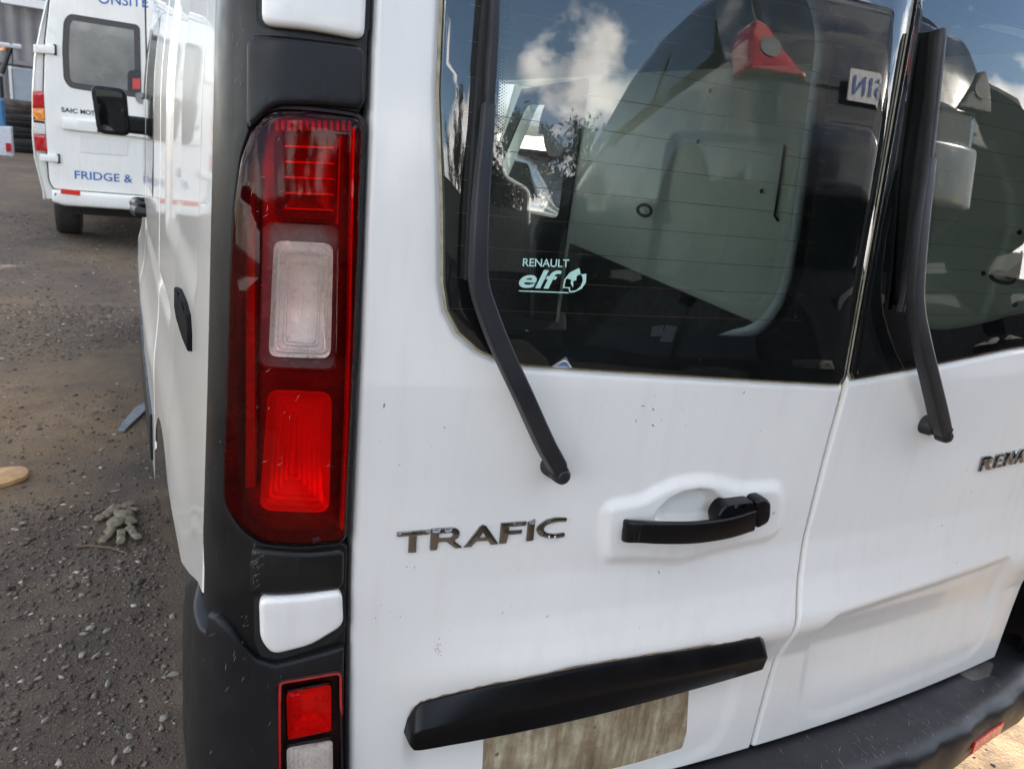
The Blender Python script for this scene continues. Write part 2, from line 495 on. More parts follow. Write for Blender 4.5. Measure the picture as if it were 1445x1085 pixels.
M_GLOVE = simple('dirty_glove_fabric', (.17, .145, .10), .95, var=.4, scale=60, bump=.5)
M_STRIP = simple('grey_plastic_strip', (.15, .165, .18), .5, var=.3, scale=20)
M_TWIG = simple('dry_twig', (.14, .10, .065), .9)
M_BLUE = simple('blue_lettering', (.03, .11, .36), .45, var=.08)
M_REFL = simple('red_reflector', (.60, .03, .02), .25, var=.1, scale=60, coat=.6)
M_ORANGE = simple('amber_lens', (.70, .22, .02), .2, coat=.8, var=.2, scale=80)
M_REDL = simple('red_lamp_plastic', (.42, .012, .015), .16, coat=.9, var=.3, scale=40)
M_CLRL = simple('clear_lamp_plastic', (.62, .62, .60), .15, coat=.9, var=.15, scale=90)

def lens(name, tint, gloss=.9):
    N = NT(name); t = N.t; t.nodes.remove(N.b)
    tr = N.n('ShaderNodeBsdfTransparent'); tr.inputs[0].default_value = (*tint, 1)
    gl = N.n('ShaderNodeBsdfGlossy'); gl.inputs['Roughness'].default_value = .03; gl.inputs[0].default_value = (gloss, gloss, gloss, 1)
    fr = N.n('ShaderNodeFresnel'); fr.inputs[0].default_value = 1.28
    mx = N.n('ShaderNodeMixShader'); N.l(fr.outputs[0], mx.inputs[0]); N.l(tr.outputs[0], mx.inputs[1]); N.l(gl.outputs[0], mx.inputs[2])
    N.l(mx.outputs[0], N.out.inputs[0]); return N.m
M_REDLENS = lens('red_lens', (.99, .018, .020))
M_CLEARLENS = lens('clear_lens', (.99, .95, .92))
def glassmat(name, tint, ior, dirt=.02):
    N = NT(name); t = N.t; t.nodes.remove(N.b)
    tr = N.n('ShaderNodeBsdfTransparent'); tr.inputs[0].default_value = (*tint, 1)
    gl = N.n('ShaderNodeBsdfGlossy'); gl.inputs['Roughness'].default_value = .0; gl.inputs[0].default_value = (1, 1, 1, 1)
    fr = N.n('ShaderNodeFresnel'); fr.inputs[0].default_value = ior
    mx = N.n('ShaderNodeMixShader'); N.l(fr.outputs[0], mx.inputs[0]); N.l(tr.outputs[0], mx.inputs[1]); N.l(gl.outputs[0], mx.inputs[2])
    df = N.n('ShaderNodeBsdfDiffuse'); df.inputs[0].default_value = (.5, .5, .48, 1)
    co = N.coord()
    f = N.ramp(N.noise(co, 5, 6, .65), [(.35, 0), (.85, dirt)])
    s = N.ramp(N.noise(co, 160, 2), [(.74, 0), (.80, .35)])
    ad = N.n('ShaderNodeMath', operation='ADD', use_clamp=True); N.l(f, ad.inputs[0]); N.l(s, ad.inputs[1])
    m2 = N.n('ShaderNodeMixShader'); N.l(ad.outputs[0], m2.inputs[0]); N.l(mx.outputs[0], m2.inputs[1]); N.l(df.outputs[0], m2.inputs[2])
    N.l(m2.outputs[0], N.out.inputs[0]); return N.m
M_GLASS = glassmat('tinted_rear_glass', (.90, .975, .93), 2.0, .008)
M_VGLASS = glassmat('dusty_van_glass', (.75, .80, .78), 1.5, .25)
M_SIDEGLASS = glassmat('side_glass', (.8, .9, .86), 1.5, .01)
def mirror_mat():
    N = NT('mirror_silver'); N.set(Base_Color=(.42, .45, .46), Metallic=1.0, Roughness=.02); return N.m
M_MIRROR = mirror_mat()
def plate_mat():
    N = NT('stained_plate_backing'); cs = N.coord((2.4, 2.4, .30)); co = N.coord()
    a = N.noise(cs, 30, 6, .65); b = N.noise(co, 14, 6, .7)
    m = N.n('ShaderNodeMath', operation='MULTIPLY'); N.l(a, m.inputs[0]); N.l(b, m.inputs[1])
    col = N.ramp(m.outputs[0], [(.12, (.15, .10, .06)), (.22, (.27, .20, .12)), (.31, (.40, .33, .215)), (.44, (.60, .55, .41))])
    N.set(Base_Color=col, Roughness=.65); return N.m
M_PLATE = plate_mat()
def ground_mat():
    N = NT('dirt_and_gravel'); co = N.coord()
    big = N.noise(co, .9, 5, .6); mid = N.noise(co, 9, 6, .65); fin = N.noise(co, 90, 4, .7)
    col = N.ramp(big, [(.30, (.066, .050, .038)), (.46, (.112, .083, .060)), (.58, (.150, .110, .072)), (.75, (.21, .160, .105))])
    col = N.mix(N.ramp(mid, [(.35, 0), (.7, .6)]), col, (.062, .049, .041))
    col = N.mix(N.ramp(fin, [(.55, 0), (.75, .5)]), col, (.25, .21, .165))
    geo = N.n('ShaderNodeNewGeometry')
    for c_, r_ in (((-.95, 3.35, 0), 1.05), ((-.75, 2.4, 0), .6), ((-.4, 3.0, 0), .5), ((-1.3, 5.2, 0), .8)):
        d2 = N.n('ShaderNodeVectorMath', operation='DISTANCE'); N.l(geo.outputs['Position'], d2.inputs[0]); d2.inputs[1].default_value = c_
        m2 = N.n('ShaderNodeMapRange'); m2.inputs[1].default_value = r_; m2.inputs[2].default_value = r_ * .25; N.l(d2.outputs['Value'], m2.inputs[0])
        m3 = N.n('ShaderNodeMath', operation='MULTIPLY'); N.l(m2.outputs[0], m3.inputs[0]); N.l(N.ramp(mid, [(.30, .15), (.60, 1)]), m3.inputs[1])
        col = N.mix(m3.outputs[0], col, (.225, .150, .085)); sx = N.n('ShaderNodeSeparateXYZ'); N.l(geo.outputs['Position'], sx.inputs[0])
    sand = N.n('ShaderNodeMapRange'); sand.inputs[1].default_value = 1.4; sand.inputs[2].default_value = .4
    ds = N.n('ShaderNodeVectorMath', operation='DISTANCE'); N.l(geo.outputs['Position'], ds.inputs[0]); ds.inputs[1].default_value = (2.3, .25, 0); N.l(ds.outputs['Value'], sand.inputs[0])
    col = N.mix(sand.outputs[0], col, N.mix(N.ramp(mid, [(.4, 0), (.6, 1)]), (.42, .285, .155), (.22, .14, .08)))
    N.set(Base_Color=col, Roughness=N.ramp(big, [(.3, .75), (.7, .95)]), Specular_IOR_Level=.3)
    h = N.n('ShaderNodeMath', operation='ADD'); N.l(mid, h.inputs[0]); N.l(fin, h.inputs[1])
    N.bump(h.outputs[0], .9, .012); return N.m
M_GROUND = ground_mat()
def gravel_mat():
    N = NT('gravel_grains'); oi = N.n('ShaderNodeAttribute'); oi.attribute_name = 'tone'
    col = N.ramp(oi.outputs['Fac'], [(0, (.062, .050, .042)), (.6, (.115, .091, .070)), (.88, (.20, .168, .125)), (1, (.44, .39, .31))])
    N.set(Base_Color=col, Roughness=.85); return N.m
M_GRAVEL = gravel_mat()

# ------------------------------------------------------------------ ground and gravel
def hnoise(X, Y, seed):
    r = np.random.default_rng(seed); out = np.zeros_like(X)
    for k in range(26):
        f = 1.6 * 1.27 ** k; a = r.uniform(0, 2 * math.pi); p = r.uniform(0, 6.28)
        f = min(f, 60)
        out += np.sin((X * math.cos(a) + Y * math.sin(a)) * f * 2 + p + 1.7 * np.sin(X * f * .31 + p) + 1.3 * np.cos(Y * f * .27)) / f ** .95
    return out
def ground_z(X, Y):
    h = hnoise(X, Y, 3) * .011
    return h * np.clip(1 - (np.abs(X + .6) - 2.2) / 2, 0, 1) * np.clip(1 - (np.abs(Y - 4.5) - 5) / 4, 0, 1)
def ext(a, far, n): return np.sign(far) * np.geomspace(abs(a), abs(far), n)
gx = np.concatenate([-np.geomspace(600, 2.75, 40), np.arange(-2.7, .4, .02), np.geomspace(.4, 600, 46)])
gy = np.concatenate([-np.geomspace(600, 1.0, 34), np.arange(-.95, 9.6, .022), np.geomspace(9.6, 900, 40)])
GX, GY = np.meshgrid(gx, gy)
mkgrid('ground', np.stack([GX, GY, ground_z(GX, GY)], -1), M_GROUND, kind='structure')

def stones_mesh(name, pos, size, tone, mat, **k):
    """many small angular stones joined in one mesh"""
    base = np.array([(1, 0, 0), (-1, 0, 0), (0, 1, 0), (0, -1, 0), (0, 0, 1), (0, 0, -1)], float)
    fc = np.array([(0, 2, 4), (2, 1, 4), (1, 3, 4), (3, 0, 4), (2, 0, 5), (1, 2, 5), (3, 1, 5), (0, 3, 5)])
    n = len(pos)
    j = base[None] * rng.uniform(.6, 1.3, (n, 6, 1)) + rng.normal(0, .18, (n, 6, 3))
    j *= np.stack([rng.uniform(.7, 1.4, n), rng.uniform(.7, 1.2, n), rng.uniform(.25, .55, n)], 1)[:, None, :]
    a = rng.uniform(0, 6.28, n); c, s = np.cos(a)[:, None], np.sin(a)[:, None]
    x = j[..., 0] * c - j[..., 1] * s; y = j[..., 0] * s + j[..., 1] * c
    V = np.stack([x, y, j[..., 2]], -1) * size[:, None, None] + pos[:, None, :]
    Fc = (fc[None] + (np.arange(n) * 6)[:, None, None]).reshape(-1, 3)
    me = bpy.data.meshes.new(name); V = V.reshape(-1, 3)
    me.vertices.add(len(V)); me.vertices.foreach_set('co', V.astype(np.float32).ravel())
    me.loops.add(Fc.size); me.loops.foreach_set('vertex_index', Fc.astype(np.int32).ravel())
    me.polygons.add(len(Fc)); me.polygons.foreach_set('loop_start', np.arange(0, Fc.size, 3, dtype=np.int32))
    at = me.attributes.new('tone', 'FLOAT', 'POINT'); at.data.foreach_set('value', np.repeat(tone, 6).astype(np.float32))
    me.materials.append(mat); me.update(calc_edges=True)
    return obj(name, me, **k)
def scatter(n, x0, x1, y0, y1, smin, smax):
    X = rng.uniform(x0, x1, n); Y = y0 + (y1 - y0) * rng.random(n) ** 1.15
    cl = hnoise(X * .6, Y * .6, 9); keep = (cl > np.quantile(cl, .25) - rng.random(n) * 1.2) & ((Y < 2.15) | (Y > 4.0) | (rng.random(n) < .22))
    X, Y = X[keep], Y[keep]; n = len(X)
    s = smin + (smax - smin) * rng.random(n) ** 9
    return np.stack([X, Y, ground_z(X, Y) + s * .12], 1), s, rng.random(n) ** 1.6
p1, s1, t1 = scatter(70000, -1.25, -.03, .2, 5.5, .0019, .012)
p2, s2, t2 = scatter(20000, -2.6, .0, 1.5, 10.5, .004, .018)
p3, s3, t3 = scatter(5000, 1.5, 3.4, -.7, 1.5, .003, .012)
g = stones_mesh('gravel', np.concatenate([p1, p2, p3]), np.concatenate([s1, s2, s3]), np.concatenate([t1, t2, t3]), M_GRAVEL, kind='stuff', label='fine gravel scattered over the dirt beside the van')

# ================================================================== THE WHITE VAN
van = thing('delivery_van', 'white panel van close up with black plastic corner trim and tall red taillight', 'van')

# ---- rear doors -------------------------------------------------
GL = [onR(*p, .004) for p in [(628, 300), (628, 400), (634, 440), (650, 470), (678, 495), (702, 506), (742, 515.5), (800, 520), (900, 526.5), (1000, 532.5), (1100, 538.5), (1188, 543)]]
SEAM_L, SEAM_R = .9540, .9625
GLASS_L = [(.243, 1.86), (.236, 1.70), (.238, 1.55)] + GL + [(SEAM_L - .001, GL[-1][1] + .012), (SEAM_L - .001, 1.86)]
_rb = [onR(*p, .004) for p in [(1206, 536), (1300, 519), (1380, 503), (1445, 490)]]
RB = smoothloop(_rb + [(1.60, _rb[-1][1] + .004), (1.68, _rb[-1][1] + .03), (1.705, _rb[-1][1] + .09)], 5, False)
GLASS_R = [(SEAM_R + .001, 1.86), (SEAM_R + .001, RB[0][1] + .012)] + RB + [(1.712, 1.5), (1.70, 1.86)]
APER_L = [onR(*p, .004) for p in [(716, -62), (712, 0), (706, 150), (700, 300), (703, 400), (714, 432), (742, 450), (800, 457), (900, 466), (1000, 474), (1060, 476), (1085, 470), (1108, 452), (1132, 405), (1146, 330), (1162, 220), (1177, 110), (1184, 58), (1178, 10), (1158, -30), (1120, -60)]]
APER_L = smoothloop(APER_L, 4)
_ar = [onR(*p, .004) for p in [(1340, 60), (1318, 300), (1300, 445), (1312, 464), (1345, 466), (1395, 457), (1445, 444)]]
APER_R = smoothloop(_ar + [(1.60, _ar[-1][1] + .01), (1.65, _ar[-1][1] + .06), (1.655, 1.5), (1.62, 1.74), (1.5, 1.78), (1.2, 1.78), (1.10, 1.76)], 4)

BOSS = smoothloop(roundpoly([onR(*p) for p in [(853, 720), (862, 712), (905, 704), (925, 692), (955, 679), (990, 675), (1015, 679), (1040, 688), (1095, 684), (1103, 700), (1098, 745), (1085, 757), (1015, 771), (955, 790), (920, 787), (855, 787), (850, 770)]], .016, 4), 1)
CUP = [onR(*p) for p in [(918, 728), (925, 715), (940, 700), (960, 690), (985, 685.5), (1003, 688), (1018, 700), (1024, 712), (1020, 735), (980, 742), (940, 742)]]
RREC = smoothloop(roundpoly([onR(*p) for p in [(1155, 894), (1180, 872), (1260, 845), (1340, 818), (1424, 788), (1426, 800), (1400, 870), (1382, 915), (1360, 930), (1250, 975), (1160, 1012), (1135, 1010), (1128, 990), (1140, 930)]], .03, 4), 1)
LREC = [onR(*p) for p in [(590, 1005), (800, 950), (1000, 915), (1045, 950), (1036, 985), (1022, 1025), (1006, 1052), (960, 1075), (800, 1130), (640, 1170), (590, 1150), (580, 1060)]]

_lz = [.45, .575, .69, .93, 1.14, 1.3, 1.45, 1.6, 1.86]
_lx = [.180, .1795, .174, .164, .1605, .1595, .1595, .159, .163]
def xL(z): return np.interp(z, _lz, _lx)
def rrect_z(x): return .448 + .012 * np.clip((.24 - x) / .06, 0, 1) ** 2

def door(name, xl, xr, z0, z1, dx, dz, feat, hole, rl, rr_, parent):
    nz = int((z1 - z0) / dz) + 1; nx = int(.8 / dx) + 1
    u = np.linspace(0, 1, nx)
    # denser columns at the edges
    u = np.unique(np.concatenate([u, np.linspace(0, .015, 9), np.linspace(.985, 1, 9)]))
    v = np.linspace(0, 1, nz); v = np.unique(np.concatenate([v, np.linspace(0, .012, 9)]))
    Z = z0 + (z1 - z0) * v[:, None] * np.ones(len(u))[None]
    X = xl(Z) + (xr(Z) - xl(Z)) * u[None]
    Y = S(X, Z) + feat(X, Z)
    for d, r in ((X - xl(Z), rl), (xr(Z) - X, rr_), (Z - z0, .007)):
        q = np.clip(r - d, 0, r); Y = Y + (r - np.sqrt(np.maximum(r * r - q * q, 0)))
    P = np.stack([X, Y, Z], -1)
    keep = ~inside(hole, .25 * (X[:-1, :-1] + X[1:, :-1] + X[:-1, 1:] + X[1:, 1:]), .25 * (Z[:-1, :-1] + Z[1:, :-1] + Z[:-1, 1:] + Z[1:, 1:]))
    o = mkgrid(name, P, M_WHITE, parent, keep)
    # folded edges
    V = []; Fc = []
    for line in (P[:, 0], P[:, -1], P[0, :]):
        b = len(V); n = len(line)
        for p in line: V.append(p); V.append(p + np.array([0, .03, 0]))
        for i in range(n - 1): Fc.append((b + 2 * i, b + 2 * i + 1, b + 2 * i + 3, b + 2 * i + 2))
    mk('door_fold', V, Fc, M_WHITE, o, True)
    return o
def feat_l(X, Z):
    y = np.zeros_like(X)
    d = sdf(BOSS, X, Z); y -= .008 * (1 - sstep(-.011, .014, d))
    d = sdf(CUP, X, Z); y += .024 * (1 - sstep(-.016, .001, d))
    d = sdf(LREC, X, Z); y += (.003 + .008 * sstep(.52, .70, Z)) * (1 - sstep(-.018, .018, d))
    d = sdf(GLASS_L, X, Z); y += .006 * (1 - sstep(.0, .012, d))
    y += .0008 * np.sin(X * 9 + 1) * np.sin(Z * 7)
    return y
def feat_r(X, Z):
    y = np.zeros_like(X)
    d = sdf(RREC, X, Z); y += (.0025 + .0105 * sstep(.50, .68, Z)) * (1 - sstep(-.020, .012, d))
    d = sdf(GLASS_R, X, Z); y += .006 * (1 - sstep(.0, .012, d))
    y += .0008 * np.sin(X * 8 + 2) * np.sin(Z * 7)
    return y
HOLE_L = inset(resample(GLASS_L, .02)[::-1] if area(resample(GLASS_L, .02)) < 0 else resample(GLASS_L, .02), .020)
HOLE_R = inset(resample(GLASS_R, .02)[::-1] if area(resample(GLASS_R, .02)) < 0 else resample(GLASS_R, .02), .020)
DOOR_L = door('rear_door', xL, lambda z: SEAM_L + 0 * z, .45, 1.87, .0026, .0026, feat_l, HOLE_L, .008, .005, van)
DOOR_L['label'] = 'rear door with the black handle and bare plate recess'
DOOR_R = door('rear_door', lambda z: SEAM_R + 0 * z, lambda z: 1.782 + 0 * z, .45, 1.87, .0036, .0036, feat_r, HOLE_R, .007, .008, van)
DOOR_R['label'] = 'rear door with the stamped lower panel'
# dark shut line between the doors, and behind the left gap
box('shut_line', (SEAM_L - .02, -.03, .45), (SEAM_R + .02, .02, 1.15), M_DARK, van)
mk('shut_line', [(SEAM_L - .006, S(.958, z) + .006, z) for z in np.linspace(1.15, 1.86, 12)] + [(SEAM_R + .006, S(.958, z) + .006, z) for z in np.linspace(1.15, 1.86, 12)],
   [(i, i + 1, i + 13, i + 12) for i in range(11)], M_SEAL, van)

def window(gl, ap, parent):
    w = panel('window_glass', F_R, gl, M_GLASS, parent, h=.0035, base=.0005, bevel=.0012, nb=2, step=.03, rs=.012)
    panel('glass_border', F_R, gl, M_FRIT, parent, h=.0004, base=-.0022, step=.03, rs=.012, holes=[ap])
    # tan sealant line round the glass
    L = resample(gl, .012)
    if area(L) < 0: L = L[::-1]
    o = inset(L, -.0035)
    panel('window_seal', F_R, o, M_SEAL, parent, h=.0008, base=-.0035, step=.03, rs=.012, holes=[inset(L, .004)])
    # inner door frame seen through the glass
    A = resample(ap, .02)
    if area(A) < 0: A = A[::-1]
    H_ = inset(A, .002); zm = H_[:, 1].min(); xm = H_[:, 0].max()
    H_[:, 1] -= .055 * sstep(zm + .16, zm, H_[:, 1]) * (1 - sstep(xm - .22, xm - .07, H_[:, 0]))
    panel('inner_frame', F_R, inset(L, .012), M_FRAME, parent, h=.002, base=-.040, step=.04, rs=.02, holes=[H_])
    # dots fading out of the black border
    V = []; Fc = []
    A2 = resample(ap, .0034)
    if area(A2) < 0: A2 = A2[::-1]
    for j, (dd, r) in enumerate(((.0012, .0013), (.0040, .0011), (.0066, .0009), (.0090, .0006))):
        Q = inset(A2, dd)
        for i in range(len(Q)):
            c = (Q[i] + Q[(i + 1) % len(Q)]) / 2 if j % 2 else Q[i]
            b = len(V)
            for k in range(5): V.append(F_R(c[0] + r * math.cos(k * 1.2566), c[1] + r * math.sin(k * 1.2566), -.0016))
            Fc.append(tuple(range(b, b + 5)))
    mk('border_dots', V, Fc, M_FRIT, parent, False, kind='stuff')
    # heating lines
    V = []; Fc = []
    ax = np.array(ap); z = ax[:, 1].min() + .026
    while z < ax[:, 1].max():
        xs = np.linspace(ax[:, 0].min() - .01, ax[:, 0].max() + .01, 40)
        sl = 0.0
        b = len(V)
        for x in xs:
            V.append(F_R(x, z, -.0012)); V.append(F_R(x, z + .0007, -.0012))
        Fc += [(b + 2 * i, b + 2 * i + 2, b + 2 * i + 3, b + 2 * i + 1) for i in range(len(xs) - 1)]
        z += .0395
    mk('heating_lines', V, Fc, M_HEAT, parent, False, kind='stuff')
    return w
window(GLASS_L, APER_L, DOOR_L)
window(GLASS_R, APER_R, DOOR_R)

# ---- door handle
def px_panel(name, F, on, pts, mat, parent, r=0, sm=0, **k):
    off = k.get('base', 0) + k.get('h', .004)
    L = [on(p[0], p[1], off) for p in pts]
    if sm: L = smoothloop(L, sm)
    elif r: L = roundpoly(L, r)
    return panel(name, F, L, mat, parent, **k)
def hx(px, py, off): x, z = onR(px, py, off); return F_R(x, z, off)
hp = [((884, 746), .004), ((888, 746.5), .018), ((905, 747.5), .029), ((940, 749), .036), ((985, 748), .037), ((1030, 741), .033), ((1062, 731), .028)]
hpts = []
_raw = []
for (p, o) in hp: _raw.append(hx(p[0], p[1], o))
_raw = smoothloop(_raw, 4, False)
for i, p in enumerate(_raw):
    t = i / (len(_raw) - 1); hpts.append((p, (.55 if i == 0 else .85 if i == 1 else 1.0), 1.0 + .10 * t * t))
rr = roundpoly([(-.0075, -.0200), (.0065, -.0200), (.0085, .0130), (-.0075, .0165)], .006, 4)
sweep('door_handle', hpts, rr, M_BAR, DOOR_L, up=(0, 0, 1))
px_panel('handle_mount', F_R, onR, [(1013, 730), (1025, 712.5), (1068, 707), (1067, 746), (1018, 752)], M_BAR, DOOR_L, r=.012, h=.027, base=.002, bevel=.0042, nb=3, step=.01, rs=.003, angle=80)
px_panel('handle_cap', F_R, onR, [(1068.8, 707), (1084, 704), (1090, 711), (1089, 730), (1085, 739), (1068.8, 748)], M_BAR, DOOR_L, r=.008, h=.031, base=.002, bevel=.006, step=.008, rs=.003, angle=70)

# ---- long black trim bar over the plate recess
TB = [(576, 1016), (590, 996), (612, 988), (660, 976), (700, 967), (800, 947), (900, 929), (1000, 914), (1060, 903), (1074, 901), (1080, 908)]
BB = [(577, 1050), (582, 1058), (592, 1062), (640, 1054), (700, 1043), (830, 1015), (920, 992), (1000, 970), (1060, 952), (1076, 947), (1081, 944)]
TBw = [onR(*p, .004) for p in TB]; BBw = [onR(*p, .026) for p in BB]
TBs = smoothloop(TBw, 6, False); BBs = smoothloop(BBw, 6, False)
n = len(TBs); V = []; Fc = []
prof = [(0, -.012), (0.0, .004), (.04, .007), (.40, .024), (.44, .0255), (.49, .0262), (.96, .024), (1.0, .021), (1.0, -.012)]
for i in range(n):
    t = min(i, n - 1 - i) / 7.0; e = math.sqrt(max(0, 1 - (1 - min(1, t)) ** 2))
    step_ = 0.003 * (1 - sstep(14, 20, i))
    for w, o in prof:
        x = TBs[i][0] * (1 - w) + BBs[i][0] * w; z = TBs[i][1] * (1 - w) + BBs[i][1] * w
        oo = o if o < 0 else o * (.35 + .65 * e) + (step_ if .3 < w < .5 else 0)
        V.append(F_R(x, z, oo))
m = len(prof)
for i in range(n - 1):
    for j in range(m - 1): Fc.append((i * m + j, i * m + j + 1, (i + 1) * m + j + 1, (i + 1) * m + j))
Fc.append(tuple(range(m))); Fc.append(tuple(range((n - 1) * m, n * m))[::-1])
fixn(mk('plate_trim_bar', V, Fc, M_BAR, DOOR_L, True, 28))
# grime line along the top of the bar
V = []; Fc = []
for i in range(n):
    V.append(F_R(TBs[i][0], TBs[i][1] + .0022 + .0012 * math.sin(i * 1.9), .0006)); V.append(F_R(TBs[i][0], TBs[i][1] - .002, .0012))
Fc = [(2 * i, 2 * i + 1, 2 * i + 3, 2 * i + 2) for i in range(n - 1)]
mk('grime_line', V, Fc, M_RUST, DOOR_L)
def F_P(u, v, off=0.0): return np.array([u, float(S(u, v) + feat_l(np.array([[u]]), np.array([[v]]))[0, 0]) - off, v])
px_panel('plate_backing', F_P, lambda a, b, o=0: onR(a, b, -.008), [(682, 1040), (830, 1005), (972, 968), (966, 1030), (960, 1052), (900, 1071), (840, 1086), (676, 1130)], M_PLATE, DOOR_L, r=.006, h=.0014, base=-.001, step=.02, rs=.01)

for q in ((925, 1057), (700, 1062), (838, 1024)):
    x_, z_ = onR(*q, -.008); c_ = F_P(x_, z_, .0004)
    lathe('screw_hole', [(.0, .0012), (.0028, .0010), (.004, 0)], c_, (0, -1, 0), M_RUST, DOOR_L, 12)
# ---- letters
def ZT(pts, o, s): return [(o[0] + x / s, o[1] + y / s) for x, y in pts]
L1 = dict(o=(520, 560), s=4.0176)
LET = {
 'T': [[(165, 772), (350, 757), (346, 783), (277, 788), (273, 885), (228, 887), (233, 792), (166, 797)]],
 'R': [[(357, 752), (480, 744), (508, 750), (522, 772), (516, 800), (487, 818), (537, 857), (496, 863), (442, 823), (398, 826), (392, 872), (350, 875)], [(402, 777), (470, 771), (484, 778), (478, 795), (464, 801), (400, 805)]],
 'A': [[(543, 857), (632, 740), (653, 727), (673, 737), (740, 836), (697, 842), (680, 818), (615, 822), (583, 854)], [(632, 803), (670, 800), (651, 768)]],
 'F': [[(755, 718), (900, 708), (896, 733), (803, 740), (800, 762), (875, 756), (871, 779), (797, 785), (785, 833), (745, 836)]],
 'I': [[(908, 713), (950, 697), (938, 818), (897, 821)]],
 'C': [[(1130, 687), (1065, 686), (1010, 700), (970, 728), (954, 758), (970, 788), (1015, 804), (1065, 805), (1116, 797), (1117, 771), (1060, 780), (1015, 776), (995, 755), (1008, 733), (1040, 718), (1080, 711), (1127, 710)]],
}
def letter(loops, o, s, parent, h=.004, b=.0012):
    Ls = [[onR(*p, h) for p in ZT(l, o, s)] for l in loops]
    if len(Ls[0]) > 10: Ls[0] = roundpoly(Ls[0], .0025, 2)
    return panel('letter', F_R, Ls[0], M_CHROME, parent, h=h, base=-.001, bevel=b, nb=2, step=.01, rs=.003, holes=Ls[1:])
bg_ = panel('badge', F_R, roundpoly([onR(*p) for p in ZT([(165, 772), (350, 757), (346, 783), (166, 797)], L1['o'], L1['s'])], .001), M_CHROME, DOOR_L, h=.0003, base=0, step=.02, rs=.01)
for c in 'TRAFIC':
    a = letter(LET[c], L1['o'], L1['s'], DOOR_L)
    L = resample([onR(*p) for p in ZT(LET[c][0], L1['o'], L1['s'])], .006)
    if area(L) < 0: L = L[::-1]
bpy.data.objects.remove(bg_)
L6 = dict(o=(1180, 520), s=3.8755)
LR = {
 'R': [[(785, 568), (808, 485), (850, 478), (866, 488), (858, 514), (842, 525), (857, 553), (832, 558), (822, 532), (812, 534), (803, 563)], [(823, 500), (842, 497), (838, 511), (819, 515)]],
 'E': [[(862, 549), (885, 473), (928, 465), (923, 482), (900, 486), (896, 499), (916, 495), (912, 510), (891, 514), (886, 530), (912, 525), (906, 541)]],
 'N': [[(917, 538), (940, 462), (960, 458), (967, 492), (979, 453), (996, 450), (973, 526), (956, 529), (948, 492), (934, 534)]],
 'A': [[(972, 526), (1014, 445), (1036, 440), (1030, 514), (1013, 518), (1013, 503), (998, 506), (989, 523)], [(1004, 492), (1016, 489), (1019, 463)]],
 'U': [[(1058, 436), (1074, 433), (1060, 482), (1066, 490), (1078, 487), (1098, 428), (1113, 425), (1090, 492), (1072, 503), (1050, 504), (1042, 490)]],
 'L': [[(1122, 423), (1138, 420), (1119, 478), (1150, 471), (1145, 487), (1098, 497)]],
 'T': [[(1146, 418), (1206, 406), (1201, 422), (1181, 426), (1162, 482), (1146, 485), (1163, 430), (1142, 434)]],
}
for c in 'RENAULT': letter(LR[c], L6['o'], L6['s'], DOOR_R, h=.005, b=.001)

# ---- sticker laid on the outside of the glass
def surf_text(name, body, p0, p1, hpx, mat, parent, off, fat=0.0, shear=0.0):
    V, Fc = text_geo(body, 1.0, 0.0, fat, shear)
    x0, x1 = V[:, 0].min(), V[:, 0].max(); y1 = V[:, 1].max(); y0 = V[:, 1].min()
    A = np.array(onR(*p0, off)); B = np.array(onR(*p1, off))
    C_ = np.array(onR(p0[0] + hpx[0], p0[1] + hpx[1], off)); U = (B - A) / (x1 - x0); W = (C_ - A) / (y1 - y0)
    P = [F_R(*(A + U * (v[0] - x0) + W * (v[1] - y0)), off) for v in V]
    return mk(name, P, Fc, mat, parent, False)
st = px_panel('sticker', F_R, onR, [(734, 361), (831, 367), (825, 426), (728, 424)], lens('sticker_film', (.97, .98, .975), .1), DOOR_L, h=.0001, base=.0041, step=.05, rs=.03)
surf_text('sticker_lettering', 'RENAULT', (737.5, 376), (802.5, 377.5), (.7, -11.5), M_STICK, st, +.0044, fat=.012)
surf_text('sticker_lettering', 'elf', (731.5, 406), (790, 408.5), (3, -27), M_STICK, st, +.0044, fat=.022, shear=.25)
L4 = dict(o=(620, 250), s=3.391)
def flat(name, pts, par, mat=M_STICK):
    L = [onR(*p, +.0044) for p in ZT(pts, L4['o'], L4['s'])]
    vv, tri = fill([np.array(L)], 0); mk(name, [F_R(v[0], v[1], +.0044) for v in vv], tri, mat, par, False)
flat('sticker_print', [(380, 542), (618, 551), (618, 556), (380, 547)], st)
flat('sticker_print', [(606, 482), (640, 452), (671, 440), (676, 464), (657, 474), (655, 494), (641, 497), (640, 530), (628, 508), (632, 492)], st)
flat('sticker_print', [(676, 466), (704, 463), (701, 505), (681, 534), (645, 551), (624, 553), (618, 534), (622, 533), (629, 546), (655, 541), (676, 522), (686, 497), (685, 478)], st)
flat('sticker_print', [(590, 530), (598, 490), (624, 457), (668, 435), (672, 440), (630, 462), (605, 492), (597, 526), (628, 528), (627, 533)], st)
for q in ([(920, 461), (937, 459), (935, 474), (918, 475)], [(940, 459), (956, 461), (948, 483), (931, 482)]):
    px_panel('foil_tab', F_R, onR, q, M_TAPE, DOOR_L, h=.0005, base=-.0012, step=.02, rs=.01)

